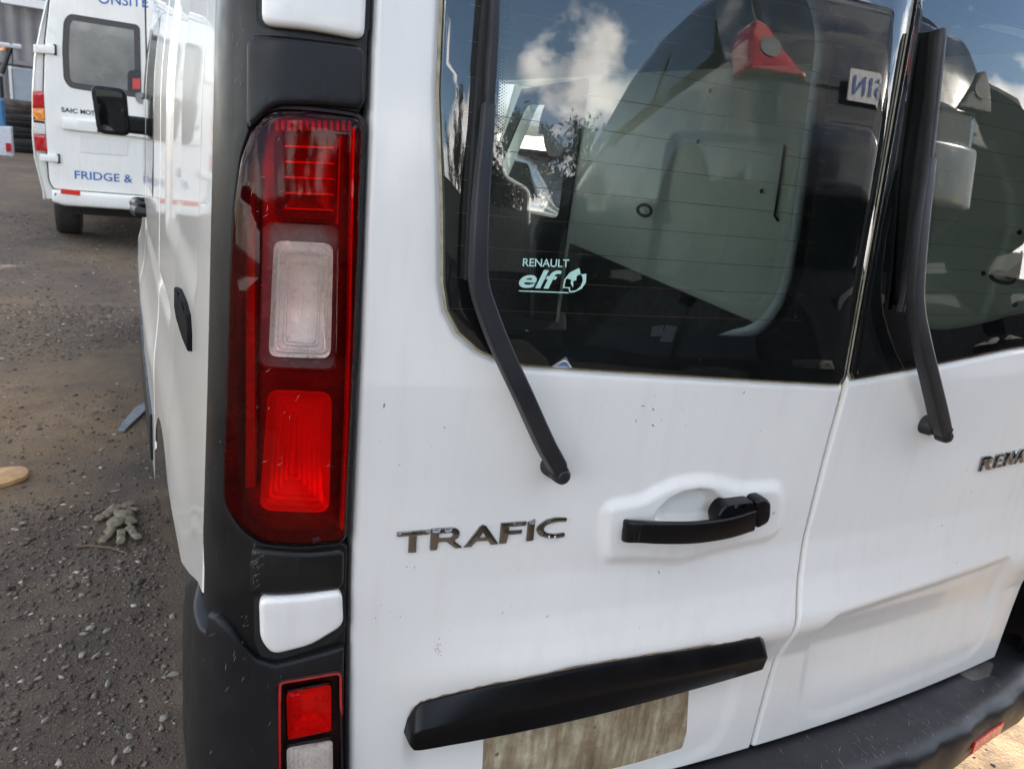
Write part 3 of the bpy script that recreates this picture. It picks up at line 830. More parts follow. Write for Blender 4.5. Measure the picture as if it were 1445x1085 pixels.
# ---- wipers
def wiper(base, disk, path, blade, parent_label):
    w = obj('wiper', None, van); w['label'] = parent_label
    # spindle boot on the door skin
    x, z = onR(*disk); c = F_R(x, z, -.004)
    lathe('spindle_boot', [(.0, .028), (.012, .027), (.017, .020), (.018, 0)], c, (0, -1, .05), M_RUBBER, w, 24)
    pts = []
    raw = smoothloop([np.concatenate([hx(p[0], p[1], p[2]), [p[3], p[4]]]) for p in path], 5, False)
    for p in raw: pts.append((np.array(p[:3]), p[3] * 1.1, p[4]))
    prof = roundpoly([(-.5, -.5), (.5, -.5), (.42, .5), (-.42, .5)], .16, 3)
    sweep('wiper_arm', pts, prof, M_WIPER, w, up=(0, -1, 0), angle=50)
    # rounded pivot end with its hinged cap
    q_ = np.array(pts[2][0]); lathe('pivot_cap', [(.0, .0145), (.008, .0135), (.0118, .009), (.0128, .0), (.0128, -.010)], q_, (0, -1, .05), M_WIPER, w, 24)
    a_ = np.array(pts[6][0]); b_ = np.array(pts[7][0]); sweep('hinge_band', [(a_, 1.08, 1.1), (a_ + (b_ - a_) * .12, 1.08, 1.1)], [(u * pts[6][1], v * pts[6][2]) for u, v in prof], M_RUBBER, w, up=(0, -1, 0))
    p0 = hx(*base); d = pts[1][0] - pts[0][0]; d /= np.linalg.norm(d)
    return w
def arm_pts(lst): return lst
WL = wiper((790, 656, .030), (778, 655),
      [(791, 671, .030, .012, .018), (789, 665, .031, .021, .021), (784, 652, .032, .0245, .022), (768, 622, .035, .025, .021), (740, 560, .042, .0245, .019), (712, 500, .046, .0245, .017), (690, 445, .046, .0245, .016), (677, 400, .046, .023, .015),
       (676, 350, .046, .021, .014), (680, 270, .043, .019, .013), (687, 190, .038, .0165, .011), (690, 148, .032, .0155, .010)],
      None, 'wiper parked left on the wide rear window')
# blade carrier and rubber
def blade(par, car, rub, wid):
    pts = [(np.array(p[:3]), p[3], p[4]) for p in smoothloop([np.concatenate([hx(q[0], q[1], q[2]), [q[3], q[4]]]) for q in car], 4, False)]
    sweep('blade_carrier', pts, roundpoly([(-.5, -.5), (.5, -.5), (.35, .5), (-.35, .5)], .14, 2), M_WIPER, par, up=(0, -1, 0))
    pts = [(np.array(p[:3]), p[3], p[4]) for p in smoothloop([np.concatenate([hx(q[0], q[1], q[2]), [q[3], q[4]]]) for q in rub], 4, False)]
    sweep('blade_rubber', pts, [(-.5, .5), (-.12, -.5), (.12, -.5), (.5, .5)], M_RUBBER, par, up=(0, -1, 0), smooth=False)
blade(WL, [(699, -40, .026, .012, .010), (697, 30, .028, .0135, .012), (693, 100, .029, .0145, .012), (690, 150, .029, .013, .012), (686, 180, .028, .008, .010)],
      [(689, -40, .012, .012, .020), (681, 60, .012, .012, .022), (672, 180, .012, .012, .022), (664, 300, .012, .0115, .020), (659, 395, .011, .009, .016)], 0)
WR = wiper((1329, 600, .030), (1304, 598),
      [(1332, 616, .030, .012, .020), (1331, 610, .031, .024, .024), (1328, 600, .032, .028, .025), (1322, 572, .035, .0285, .023), (1312, 530, .042, .028, .021), (1300, 478, .046, .0275, .019), (1293, 435, .046, .0265, .017), (1294, 390, .045, .024, .016),
       (1301, 320, .042, .022, .014), (1309, 260, .036, .0185, .012), (1314, 224, .030, .016, .011)],
      None, 'wiper standing on the narrow right window')
blade(WR, [(1329, 42, .022, .013, .012), (1327, 60, .024, .014, .014), (1322, 110, .026, .0145, .013), (1314, 190, .028, .0145, .012), (1305, 260, .028, .0125, .012), (1294, 320, .024, .012, .011), (1282, 390, .020, .011, .011), (1271, 440, .017, .011, .010)],
      [(1320, 44, .012, .013, .020), (1312, 130, .012, .012, .022), (1300, 220, .012, .012, .022), (1288, 310, .012, .010, .018), (1272, 432, .009, .008, .012)], 0)

# ---- left corner: trim, taillight, hinge covers
def cl(*pts, off=0.0): return [onC(p[0], p[1], off) for p in pts]
TL = cl((384, 154), (360, 176), (342, 222), (331, 300), (326, 400), (322, 520), (318, 640), (317, 705), (335, 739), (372, 766), (430, 769), (488, 763), (497, 560), (506, 360), (513, 166), (470, 159), (420, 154), off=.004)
TLs = roundpoly(TL, .013, 4)
s_end_top = onC(517, 70)[0]
trim_loop = [(.0, 1.88), (.0, 1.3), (.0, 1.0), (.0, .955)] + cl((290, 800), (300, 830), (322, 872), (345, 908), (360, 926), (385, 934), (487, 908), (488, 840), (492, 760), (497, 640), (505, 440), (512, 240), (517, 110)) + [(onC(518, 60)[0], 1.6), (onC(518, 60)[0], 1.88)]
gasket = inset(resample(TLs, .006) if area(resample(TLs, .006)) > 0 else resample(TLs, .006)[::-1], -.0035)
_tl_r = max(p[0] for p in trim_loop)
gk = np.array([(min(p[0], _tl_r - .0015), p[1]) for p in gasket])
# keep the hole strictly inside the trim outline
ti = sdf(np.array(trim_loop), gk[:, 0], gk[:, 1])
trim = panel('corner_trim', F_C, trim_loop, M_TRIM, van, h=.004, base=-.003, bevel=.0025, nb=3, step=.012, rs=.008, back=-.03, holes=[])
# cut the lamp opening: rebuild with hole only if it lies inside
bpy.data.objects.remove(trim)
tr_r = [p for p in trim_loop]
TRL = []
for p in tr_r: TRL.append((p[0], p[1]))
zt = max(p[1] for p in gk); zb_ = min(p[1] for p in gk)
upper = [(.0, 1.88), (.0, zt - .0)]
# outline that runs round the lamp on its left: the trim is open towards the door
lamp_left = [tuple(p) for p in gk]
i_tr = int(np.argmax([p[0] + 5 * p[1] for p in lamp_left])); i_br = int(np.argmax([p[0] - 5 * p[1] for p in lamp_left]))
def walk(a, b, stepdir):
    out = []; i = a
    while True:
        out.append(lamp_left[i])
        if i == b: break
        i = (i + stepdir) % len(lamp_left)
    return out
w1 = walk(i_tr, i_br, 1); w2 = walk(i_tr, i_br, -1)
lampedge = w1 if np.mean([p[0] for p in w1]) < np.mean([p[0] for p in w2]) else w2
tl_top_right = onC(517, 110)[0]
outline = [(.0, 1.88), (.0, 1.6), (.0, 1.3), (.0, 1.0), (.0, .955)] + cl((290, 800), (289, 850), (303, 862), (322, 880), (345, 909), (360, 926), (385, 934), (487, 908), (488, 840), (490, 772)) + lampedge[::-1] + [(onC(516, 140)[0], onC(516, 140)[1]), (onC(518, 62)[0], onC(518, 62)[1]), (onC(518, 62)[0], 1.88)]
trim = panel('corner_trim', F_C, outline, M_TRIM, van, h=.005, base=-.003, bevel=.0028, nb=3, step=.012, rs=.007, back=-.035)

# lamp: housing tray, inner lamps, outer lens
tray_loop = inset(resample(TLs, .008) if area(resample(TLs, .008)) > 0 else resample(TLs, .008)[::-1], .002)
M_TRAY = simple('lamp_tray', (.19, .16, .16), .30, metal=.4, var=.3, scale=30)
V = []; Fc = []
nT = len(tray_loop)
for q in tray_loop: V.append(F_C(q[0], q[1], .002))
for q in tray_loop: V.append(F_C(q[0], q[1], -.034))
for i in range(nT): Fc.append((i, (i + 1) % nT, nT + (i + 1) % nT, nT + i))
vv, tri = fill([tray_loop], .02); b0 = len(V)
for q in vv: V.append(F_C(q[0], q[1], -.034))
Fc += [tuple(t + b0) for t in tri]
lamp = mk('taillight', V, Fc, M_TRAY, van, True, 30)
# back side of the corner so that no daylight enters behind the lamp
M_SILV = simple('lamp_reflector', (.97, .89, .83), .30, metal=.15, var=.08, scale=60)  # pinkish: red lens scatter put into the colour, clear lens tints too
M_BRAKE = simple('brake_lamp_reflector', (.98, .94, .90), .36, metal=.38, var=.08, scale=50)
M_SMOKE = lens('smoked_clear_lens', (.97, .91, .89))
def bowl(name, pts, mat, par, base, depth, lip, r=.008, flute=0, tilt=0.0, cyl=0.0):
    L = resample(roundpoly(cl(*pts, off=0), r, 5), .004)
    if area(L) < 0: L = L[::-1]
    vv, tri = fill([L], .0022)
    d = -sdf(L, vv[:, 0], vv[:, 1]); dm = d.max(); zc = vv[:, 1].mean(); zr = np.ptp(vv[:, 1]) / 2
    V = []
    for q, dd in zip(vv, d):
        t = min(1, dd / (dm * .95)); o = base + lip - depth * (1 - (1 - t) ** 2)
        if flute: o += .0010 * math.sin(dd * flute)
        o += tilt * (q[1] - zc) / zr - cyl * (1 - ((q[1] - zc) / zr) ** 2) * min(1, dd / .006)
        V.append(F_C(q[0], q[1], o))
    return mk(name, V, tri, mat, par, True)
gq = resample(TLs, .006)
if area(gq) < 0: gq = gq[::-1]
panel('lamp_gasket', F_C, inset(gq, -.0045), M_RUBBER, lamp, h=.0015, base=-.0025, step=.03, rs=.008, holes=[inset(gq, .0015)])
M_PRISM = simple('lamp_prism', (.42, .36, .35), .3, var=.5, scale=90)
# top lamp with horizontal ridges
top = bowl('turn_lamp', [(385, 190), (478, 192), (477, 312), (388, 308)], M_TRAY, lamp, -.012, .014, .004, .010)
for k in range(5):
    y = 205 + k * 22
    px_panel('lamp_ridge', F_C, onC, [(402, y), (474, y + 3), (474, y + 6), (402, y + 3)], M_SILV, lamp, h=.004, base=-.014, bevel=.001, nb=1, step=.03, rs=.01)
# smoked window with the reversing lamp
MIDW = [(371, 312), (478, 318), (474, 525), (364, 520)]
px_panel('reversing_bezel', F_C, onC, MIDW, simple('smoked_bezel', (.20, .19, .19), .25, metal=.2, var=.2), lamp, r=.012, h=.002, base=-.0315, bevel=.001, nb=1, step=.015, rs=.006)
rev = bowl('reversing_lamp', [(386, 340), (472, 345), (468, 508), (378, 505)], M_SILV, lamp, -.010, .003, .003, .012, flute=1500, cyl=.013)
px_panel('reversing_lens', F_C, onC, [(385, 338), (473, 343), (469, 510), (377, 507)], M_CLEARLENS, lamp, r=.013, h=.004, base=-.006, bevel=.004, nb=3, step=.012, rs=.004)
M_FLUTE = simple('lens_fluting', (.75, .73, .71), .2, var=.1, coat=.5)
for q in (((393, 352), (465, 357), (461, 500), (386, 497)), ((404, 366), (454, 370), (450, 490), (398, 488))):
    L = resample(roundpoly(cl(*q, off=-.004), .008, 4), .004)
    if area(L) < 0: L = L[::-1]
    panel('lens_fluting', F_C, L, M_FLUTE, lamp, h=.0012, base=-.0048, step=.01, rs=.004, holes=[inset(L, .0011)])
brk = bowl('brake_lamp', [(378, 548), (468, 552), (464, 722), (366, 718)], M_BRAKE, lamp, -.004, .006, .006, .016, flute=1000, cyl=.026)
for k in range(13):
    x = 388 + k * 8.6
    px_panel('edge_prism', F_C, onC, [(x, 170), (x + 5.4, 170), (x + 5.4, 186), (x, 185)], M_PRISM, lamp, h=.007, base=-.012, bevel=.0012, nb=1, step=.03, rs=.01)
px_panel('edge_glint', F_C, onC, [(498, 180), (501.5, 180), (485, 748), (481.5, 748)], M_SILV, lamp, h=.014, base=-.020, bevel=.0008, nb=1, step=.03, rs=.02)  # bright strips standing for light piped along the lens edge
px_panel('edge_glint', F_C, onC, [(479, 196), (481, 196), (477, 316), (475, 316)], M_SILV, lamp, h=.010, base=-.020, bevel=.0005, nb=1, step=.03, rs=.02)
V = []; Fc = []
for q in (((398, 357), (460, 362), (456, 496), (391, 492)), ((408, 371), (450, 375), (446, 486), (403, 482))):
    Lb = resample(roundpoly(cl(*q, off=-.004), .008, 4), .0034)
    for p in Lb:
        b = len(V); r = .0011
        for k in range(4): V.append(F_C(p[0] + r * math.cos(k * 1.571), p[1] + r * math.sin(k * 1.571), -.0045))
        V.append(F_C(p[0], p[1], -.0030)); Fc += [(b + k, b + (k + 1) % 4, b + 4) for k in range(4)]
mk('lens_beads', V, Fc, M_FLUTE, lamp, False, kind='stuff')
# red inner web beside the lamps
px_panel('inner_web', F_C, onC, [(345, 250), (360, 230), (362, 690), (345, 690)], simple('web_red', (.24, .2, .2), .25, metal=.3), lamp, r=.004, h=.012, base=-.03, bevel=.002, nb=1, step=.03, rs=.02)
# outer lens: red everywhere except the smoked window
RL = resample(TLs, .006)
if area(RL) < 0: RL = RL[::-1]
MID = resample(roundpoly(cl(*MIDW, off=.012), .012, 4), .006)
panel('outer_lens', F_C, RL, M_REDLENS, lamp, h=.013, base=.0, bevel=.009, nb=5, step=.015, rs=.006, holes=[MID])
panel('window_lens', F_C, MID, M_SMOKE, lamp, h=.001, base=.0115, step=.02, rs=.006)

# hinge covers
px_panel('hinge_cover', F_C, onC, [(367, -60), (367, 36), (440, 43), (516, 57), (521, -60)], M_WHITE, van, r=.012, h=.014, base=.002, bevel=.008, nb=4, step=.012, rs=.005)
px_panel('hinge_cover', F_C, onC, [(365, 847), (430, 844), (484, 836), (486, 884), (440, 912), (384, 926), (367, 905)], M_WHITE, van, r=.012, h=.015, base=.002, bevel=.007, nb=4, step=.012, rs=.005)
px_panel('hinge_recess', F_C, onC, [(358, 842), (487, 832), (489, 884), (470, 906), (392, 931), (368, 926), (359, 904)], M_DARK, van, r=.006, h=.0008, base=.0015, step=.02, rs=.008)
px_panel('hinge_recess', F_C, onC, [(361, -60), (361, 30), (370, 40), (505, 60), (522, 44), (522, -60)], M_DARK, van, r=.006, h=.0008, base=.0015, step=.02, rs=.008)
# collar of the trim above and below the lamp, standing a little proud
px_panel('trim_collar', F_C, onC, [(345, 50), (384, 49), (517, 65), (515, 155), (440, 149), (386, 149), (345, 190)], M_TRIM, van, r=.012, h=.009, base=.0, bevel=.006, nb=4, step=.007, rs=.005, angle=60, extra=lambda q: -.0085 * sstep(.075, .040, q[0]))
px_panel('trim_collar', F_C, onC, [(352, 773), (430, 781), (488, 776), (486, 834), (400, 842), (366, 842), (350, 838)], M_TRIM, van, r=.014, h=.010, base=.0, bevel=.008, nb=4, step=.012, rs=.006)

# jamb behind the gap
V = []; Fc = []
zz = np.linspace(.3, 1.88, 30)
for z in zz:
    e = F_C(.0, z); xl = float(xL(max(z, .45)))
    V += [(.10, CLY(z) + .03, z), (xl - .004, CLY(z) + .042, z), (xl + .04, CLY(z) + .042, z)]
for i in range(29):
    for j in range(2): Fc.append((i * 3 + j, i * 3 + j + 1, i * 3 + j + 4, i * 3 + j + 3))
mk('door_jamb', V, Fc, M_DARK, van)
for k in range(60):
    z = .98 + k * .0062
    if k % 2 == 0:
        pass
V = []; Fc = []
for k in range(70):
    z = .90 + k * .006; x = float(xL(z)) - .002; b = len(V); y = CLY(z) + .016
    V += [(x - .006, y + .008, z), (x + .004, y, z + .0015), (x + .004, y, z + .0035), (x - .006, y + .008, z + .005)]
    Fc.append((b, b + 1, b + 2, b + 3))
mk('rubber_bellows', V, Fc, M_RUBBER, van, False)

# ---- bumper: corner piece and step
bump_loop = [(-.40, .45), (-.37, .56), (-.33, .64), (-.27, .715), (-.22, .755), (-.14, .802), (-.07, .840)] + cl((287, 891), (291, 866), (304, 870), (322, 887), (345, 917), (362, 932), (388, 940), (487, 914), off=.012) + [(onC(487, 1085, .012)[0], .575), (onC(486, 1085, .012)[0] - .0, .33), (.1, .30), (-.3, .30), (-.40, .30)]
def bump_extra(q):
    return .008 * sstep(.80, .6, q[1]) * sstep(-.08, .04, q[0]) - .013 * sstep(.0, -.10, q[0]) + .008 * sstep(.74, .70, q[1]) * sstep(-.10, -.2, q[0])
LP = [(392, 966), (400, 961), (478, 948), (484, 952), (488, 1120), (392, 1130)]
lampL = resample(roundpoly(cl(*LP, off=.016), .004, 3), .006)
panel('bumper_corner', F_C, bump_loop, M_BUMP, van, h=.016, base=-.004, bevel=.006, nb=3, step=.016, rs=.01, back=-.03, extra=bump_extra, holes=[lampL])
# small lower lamp
V = []; Fc = []
if area(lampL) < 0: lampL = lampL[::-1]
nT = len(lampL)
for q in lampL: V.append(F_C(q[0], q[1], .016))
for q in lampL: V.append(F_C(q[0], q[1], -.022))
for i in range(nT): Fc.append((i, (i + 1) % nT, nT + (i + 1) % nT, nT + i))
vv, tri = fill([lampL], .02); b0 = len(V)
for q in vv: V.append(F_C(q[0], q[1], -.022))
Fc += [tuple(t + b0) for t in tri]
fog = mk('fog_lamp', V, Fc, simple('fog_tray', (.05, .02, .02), .4), van, True, 30)
px_panel('fog_lens', F_C, onC, [(402, 974), (470, 962), (470, 1032), (404, 1046)], M_REDLENS, fog, r=.006, h=.006, base=.000, bevel=.004, nb=3, step=.012, rs=.005)
bowl('fog_reflector', [(404, 976), (468, 965), (468, 1030), (406, 1043)], M_SILV, fog, -.004, .016, .004, .008, flute=500)
px_panel('clear_lens', F_C, onC, [(402, 1052), (470, 1040), (471, 1118), (404, 1124)], M_CLEARLENS, fog, r=.006, h=.006, base=.004, bevel=.004, nb=3, step=.012, rs=.005)
bowl('clear_reflector', [(404, 1053), (469, 1042), (470, 1116), (406, 1122)], M_SILV, fog, -.002, .014, .004, .008, flute=900)
L = lampL; panel('lamp_rim', F_C, inset(L, .0005), M_REDL, fog, h=.003, base=.012, bevel=.001, nb=1, step=.02, rs=.006, holes=[inset(L, .0045)])

# step bumper
ZB = .443
sx = np.concatenate([np.linspace(.19, .9, 10), np.linspace(.95, 1.72, 24), np.linspace(1.75, 1.96, 10)])
def outer_y(x):
    k = [atZ(*p, ZB) for p in ((1207.8, 1085), (1279.7, 1062.6), (1351.6, 1031), (1393.5, 999.7), (1441.4, 969.7))]
    xs = [.18, .5] + [q[0] for q in k]; ys = [-.135, -.175] + [q[1] for q in k]
    return float(np.interp(x, xs, ys))
V = []; Fc = []
rows = []
for x in sx:
    yo = outer_y(x); yi = float(S(x, .45)) + .03
    if x > 1.75: yo += .8 * (x - 1.75) ** 1.5
    w = .0035 * math.sin(x * 37) + .003 * math.sin(x * 91 + 1) + .002 * math.sin(x * 170)
    sec = [(yi + .02, ZB - .004), (yi, ZB)] + [(yi + (yo - yi) * t, ZB - .004 * t + .003 * math.sin(t * 3)) for t in (.2, .4, .6, .8, .93)] + [(yo - .006 + w, ZB - .010), (yo - .012 + w, ZB - .022), (yo - .015, ZB - .045), (yo - .012, ZB - .075), (yo - .008, ZB - .105), (yo + .006, ZB - .125), (yo + .05, ZB - .145), (yo + .16, ZB - .15)]
    rows.append([(x, a, b) for a, b in sec])
mkgrid('bumper_step', np.array(rows), M_STEP, van)
V = []; Fc = []
for _ in range(120):
    x = random.choice([random.uniform(.98, 1.72), random.gauss(1.2, .05), random.gauss(1.38, .06)]); t = 1 - abs(random.gauss(0, .28)) if random.random() < .7 else random.random()
    if not 0.02 < t < .93: continue
    yi = float(S(x, .45)) + .03; yo = outer_y(x); l = random.choice([random.uniform(.0008, .003), random.uniform(.002, .018)]); w = random.uniform(.0002, .0007); a_ = random.gauss(.25, .3)
    y = yi + (yo - yi) * t; b_ = len(V)
    for q in ((-l, 0), (0, -w), (l, 0), (0, w)):
        dx = q[0] * math.sin(a_) + q[1] * math.cos(a_); dy = q[0] * math.cos(a_) - q[1] * math.sin(a_)
        tt = min(max((y + dy - yi) / (yo - yi), 0), .93)
        V.append((x + dx, yi + (yo - yi) * tt, ZB - .004 * tt + .003 * math.sin(tt * 3) + .0012))
    Fc.append((b_, b_ + 1, b_ + 2, b_ + 3))
mk('step_scratches', V, Fc, simple('pale_scratch', (.20, .175, .14), .8, var=.5, scale=60), van, False, kind='stuff')
# grey worn pad
M_PAD = plastic('worn_pad', (.05, .047, .043), .6, .5, (.22, .20, .17), .3)
def F_T(u, v, off=0.0): return np.array([u, v, ZB - .001 + off])
pd = [atZ(*p, ZB) for p in ((1352, 950), (1388, 929), (1402, 937), (1396, 955), (1372, 961))]
panel('worn_patch', F_T, roundpoly([(p[0], p[1]) for p in pd], .005), M_PAD, van, h=.0012, base=.001, step=.03, rs=.01)
def F_F(u, v, off=0.0): return np.array([u, outer_y(u) - .014 - off, v])
rf = [atY(*p, outer_y(1.6) - .014) for p in ((1396, 1022), (1398, 1015), (1425, 1002.5), (1424, 1012))]
panel('bumper_reflector', F_F, [(1.52, .362), (1.52, .393), (1.655, .393), (1.655, .362)], M_REFL, van, h=.004, base=.001, bevel=.001, nb=1, step=.03, rs=.02)

# right rear corner trim, mirrored section
V = []
zz = np.linspace(.30, 1.86, 50)
ss = np.linspace(-.7, .16, 60)
P = np.array([[F_C(s, z, .004) for s in ss] for z in zz]); P[..., 0] = 1.944 - P[..., 0]
mkgrid('corner_trim', P, M_TRIM, van, flip=True)
P = np.array([[F_C(s_, z, .03 + .05 * sstep(.50, .40, z) * sstep(.16, -.05, s_)) for s_ in ss] for z in np.linspace(.24, .90, 30)]); P[..., 0] = 1.944 - P[..., 0]
mkgrid('bumper_corner', P, M_BUMP, van, flip=True)
P2 = np.array([[F_C(s, z, .014) for s in np.linspace(.03, .145, 20)] for z in np.linspace(.92, 1.48, 40)]); P2[..., 0] = 1.944 - P2[..., 0]
mkgrid('taillight', P2, M_REDL, van, flip=True)

M_SGL = simple('dark_side_glass', (.006, .007, .008), .05)
# ---- left side panels
def zbot(y, r=.42, yc=1.0, zc=.33):
    a = r * r - (y - yc) ** 2
    arch = zc + np.sqrt(np.maximum(a, 0))
    return np.maximum(np.where(a > 0, arch, 0), .42)
REC = [(.30, 1.22), (1.12, 1.22), (1.12, 1.74), (.36, 1.74), (.30, 1.60)]
REC = roundpoly(REC, .06, 6)
def side_feat(Y, Z):
    x = np.zeros_like(Y)
    d = sdf(REC, Y, Z); x += .008 * (1 - sstep(-.05, .015, d))
    x += .010 * np.exp(-((Z - 1.045) / .018) ** 2) * sstep(.9, 1.0, Y) * (1 - sstep(2.4, 2.5, Y))      # rail channel
    x -= .010 * sstep(.98, .80, Z) * sstep(.25, .8, Y)                       # lower body stands proud
    x -= .012 * np.exp(-((Z - .80) / .05) ** 2) * sstep(1.3, 1.6, Y)
    return x
def side(name, y0, y1, lo, ny, nz, mat, ztop=1.9, first=False):
    v = np.linspace(0, 1, nz); u = np.linspace(0, 1, ny)
    u = np.unique(np.concatenate([u, np.linspace(0, .03, 6), np.linspace(.97, 1, 6)]))
    yy = y0 + (y1 - y0) * u
    Z = np.zeros((nz, len(u))); Y = np.zeros_like(Z)
    for j, y in enumerate(yy):
        b = lo(y); Z[:, j] = b + (ztop - b) * v; Y[:, j] = y
    if first:
        lean = np.interp(Z, [0, 1.15, 1.25, 1.776, 1.95], [0, 0, .006, .054, .075])
        Y = Y + lean * (1 - u)[None] ** 3
    X = side_x(Y, Z) + side_feat(Y, Z)
    for d, r in ((Y - Y[:, :1], .004), (Y[:, -1:] - Y, .006)):
        q = np.clip(r - d, 0, r); X = X + (r - np.sqrt(np.maximum(r * r - q * q, 0)))
    return mkgrid(name, np.stack([X, Y, Z], -1), mat, van, flip=True)
def lo1(y):
    tip = np.interp(y, [.08, .16, .30, .45, .80], [.862, .835, .765, .70, .70])
    return max(float(zbot(np.array(y))) if y > .62 else 0, float(tip) if y < .80 else .42)
side('quarter_panel', .087, 1.345, lo1, 90, 110, M_WHITE_LIT, first=True)
side('sliding_door', 1.357, 2.47, lambda y: float(zbot(np.array(y))) if y < 1.42 else .42, 60, 90, M_WHITE_LIT)
side('front_door', 2.482, 3.52, lambda y: .42, 50, 70, M_WHITE_LIT)
side('front_wing', 3.532, 4.75, lambda y: float(zbot(np.array(y), .37, 4.0, .33)), 50, 60, M_WHITE_LIT, ztop=1.12)
box('rail_cavity', (.03, .1, .5), (.06, 3.5, 1.85), M_DARK, van)
rc = [onS(*p, .006) for p in [(247, 405), (252, 408), (259, 425), (264, 445), (265.5, 470), (265.5, 496), (258, 478), (250, 452), (247, 435)]]
panel('rail_end_cover', F_S, rc, simple('matte_rail_cap', (.006, .006, .006), .8, spec=.08), van, h=.009, base=-.001, bevel=.003, nb=2, step=.015, rs=.008)
panel('side_window', F_S, roundpoly([(1.70, 1.22), (2.42, 1.22), (2.42, 1.74), (1.70, 1.74)], .06), M_SGL, van, h=.002, base=-.001, bevel=.002, nb=2, step=.08, rs=.03)
panel('side_window', F_S, roundpoly([(2.56, 1.18), (3.40, 1.14), (3.36, 1.30), (3.0, 1.72), (2.56, 1.74)], .05), M_SGL, van, h=.002, base=-.001, bevel=.002, nb=2, step=.08, rs=.03)
panel('side_moulding', F_S, [(1.50, .45), (3.45, .42), (3.45, .60), (1.50, .60)], M_BUMP, van, h=.014, base=-.006, bevel=.006, nb=2, step=.06, rs=.04)
# door handles seen edge on
for y, z in ((2.40, 1.10), (2.62, 1.10)):
    x = float(side_x(y, z))
    sweep('side_door_handle', [(np.array((x + .01, y - .09, z)), .7, .8), (np.array((x - .03, y - .07, z)), 1, 1), (np.array((x - .045, y, z)), 1, 1), (np.array((x - .03, y + .07, z)), 1, 1), (np.array((x + .01, y + .09, z)), .7, .8)], circ(10, .012, .019), M_TRIM, van)
# wheels
def wheel(c, r, w, par, label=None, axis=(1, 0, 0)):
    t = lathe('wheel', [(r * .62, 0), (r * .66, -.004), (r * .93, -.006), (r * .985, .02), (r, .05), (r, w - .05), (r * .985, w - .02), (r * .93, w + .006), (r * .62, w)], c, axis, M_TYRE, par, 48)
    lathe('rim', [(.02, .05), (r * .25, .045), (r * .42, .06), (r * .60, .012), (r * .64, .0), (r * .64, .03)], c, axis, M_RIM, t, 32)
    return t
wheel((.02, 1.02, .33), .33, .215, van); wheel((.02, 4.0, .33), .33, .215, van)
wheel((1.70, 1.02, .33), .33, .215, van); wheel((1.70, 4.0, .33), .33, .215, van)
# inner wheel housing and underside so that nothing shows through
box('underbody', (.12, .1, .30), (1.83, 4.7, .46), M_DARK, van)
# mirror
mc = atY(155, 157, 3.3)
mL, mR, mT, mB = [atY(*p, 3.3) for p in ((129, 156), (183, 156), (155, 123), (156, 190))]
def F_M(u, v, off=0.0): return np.array([u, 3.3 - off, v])
ml = roundpoly([(mL[0] - .0, mT[2]), (mR[0] - .012, mT[2]), (mR[0], mB[2]), (mL[0] + .022, mB[2])], .035, 5)
panel('door_mirror', F_M, ml, M_TRIM, van, h=.02, base=-.09, bevel=.02, nb=3, step=.05, rs=.01)
mir = panel('door_mirror', F_M, ml, M_TRIM, van, h=.03, base=.0, bevel=.006, nb=2, step=.05, rs=.01, back=-.12)
ML = resample(ml, .01)
if area(ML) < 0: ML = ML[::-1]
panel('mirror_glass', F_M, inset(ML, .018), M_MIRROR, mir, h=.002, base=.0305, step=.05, rs=.01)
bpy.data.objects.remove(bpy.data.objects['door_mirror'])
mir.name = 'door_mirror'
box('mirror_arm', (mR[0] - .02, 3.28, mc[2] - .09), (.0, 3.36, mc[2] - .01), M_TRIM, van, bevel=.015)
# roof, right side, front
P = []
for y in np.linspace(.06, 3.6, 20):
    row = []
    for t in np.linspace(0, 1, 24):
        a = math.pi * t
        x = .978 - .915 * math.copysign(abs(math.cos(a)) ** .35, math.cos(a)); z = 1.86 + .11 * abs(math.sin(a)) ** .6 - .02 * abs(y - 1.5) / 2
        row.append((x, y + (.02 if t in (0, 1) else 0), z))
    P.append(row)
mkgrid('roof', np.array(P), M_WHITE_LIT, van)
# rear header above the doors
box('roof_header', (.06, .05, 1.865), (1.90, .12, 1.96), M_WHITE, van, bevel=.01)
def right_side():
    F_X = lambda u, v, off=0.0: np.array([1.946 - (v - 1.0) * .03 + off, u, v])
    panel('right_side', F_X, [(.09, .42), (3.5, .42), (4.75, .42), (4.7, 1.0), (3.75, 1.15), (3.4, 1.9), (.09, 1.9)], M_WHITE_LIT, van, h=.004, base=-.02, step=.1, rs=.06, holes=[roundpoly([(2.55, 1.18), (3.55, 1.15), (3.10, 1.74), (2.55, 1.74)], .05)])
right_side()
bp = np.array([[(x, y + .25 * ((x - .978) / .95) ** 2 * (1 if y > 3.6 else 0), z) for x in np.linspace(.06, 1.90, 12)] for y, z in ((3.85, 1.12), (4.3, 1.06), (4.65, .98), (4.85, .80), (4.92, .55), (4.88, .32))])
mkgrid('bonnet', bp, M_WHITE_LIT, van)
ws = np.array([[(x, 3.5 + .35 * (1 - t) - .0 + .12 * ((x - .978) / .95) ** 2 * 0, 1.12 + .78 * t) for x in np.linspace(.10, 1.86, 8)] for t in np.linspace(0, 1, 5)])
mkgrid('windscreen', ws, M_SIDEGLASS, van)

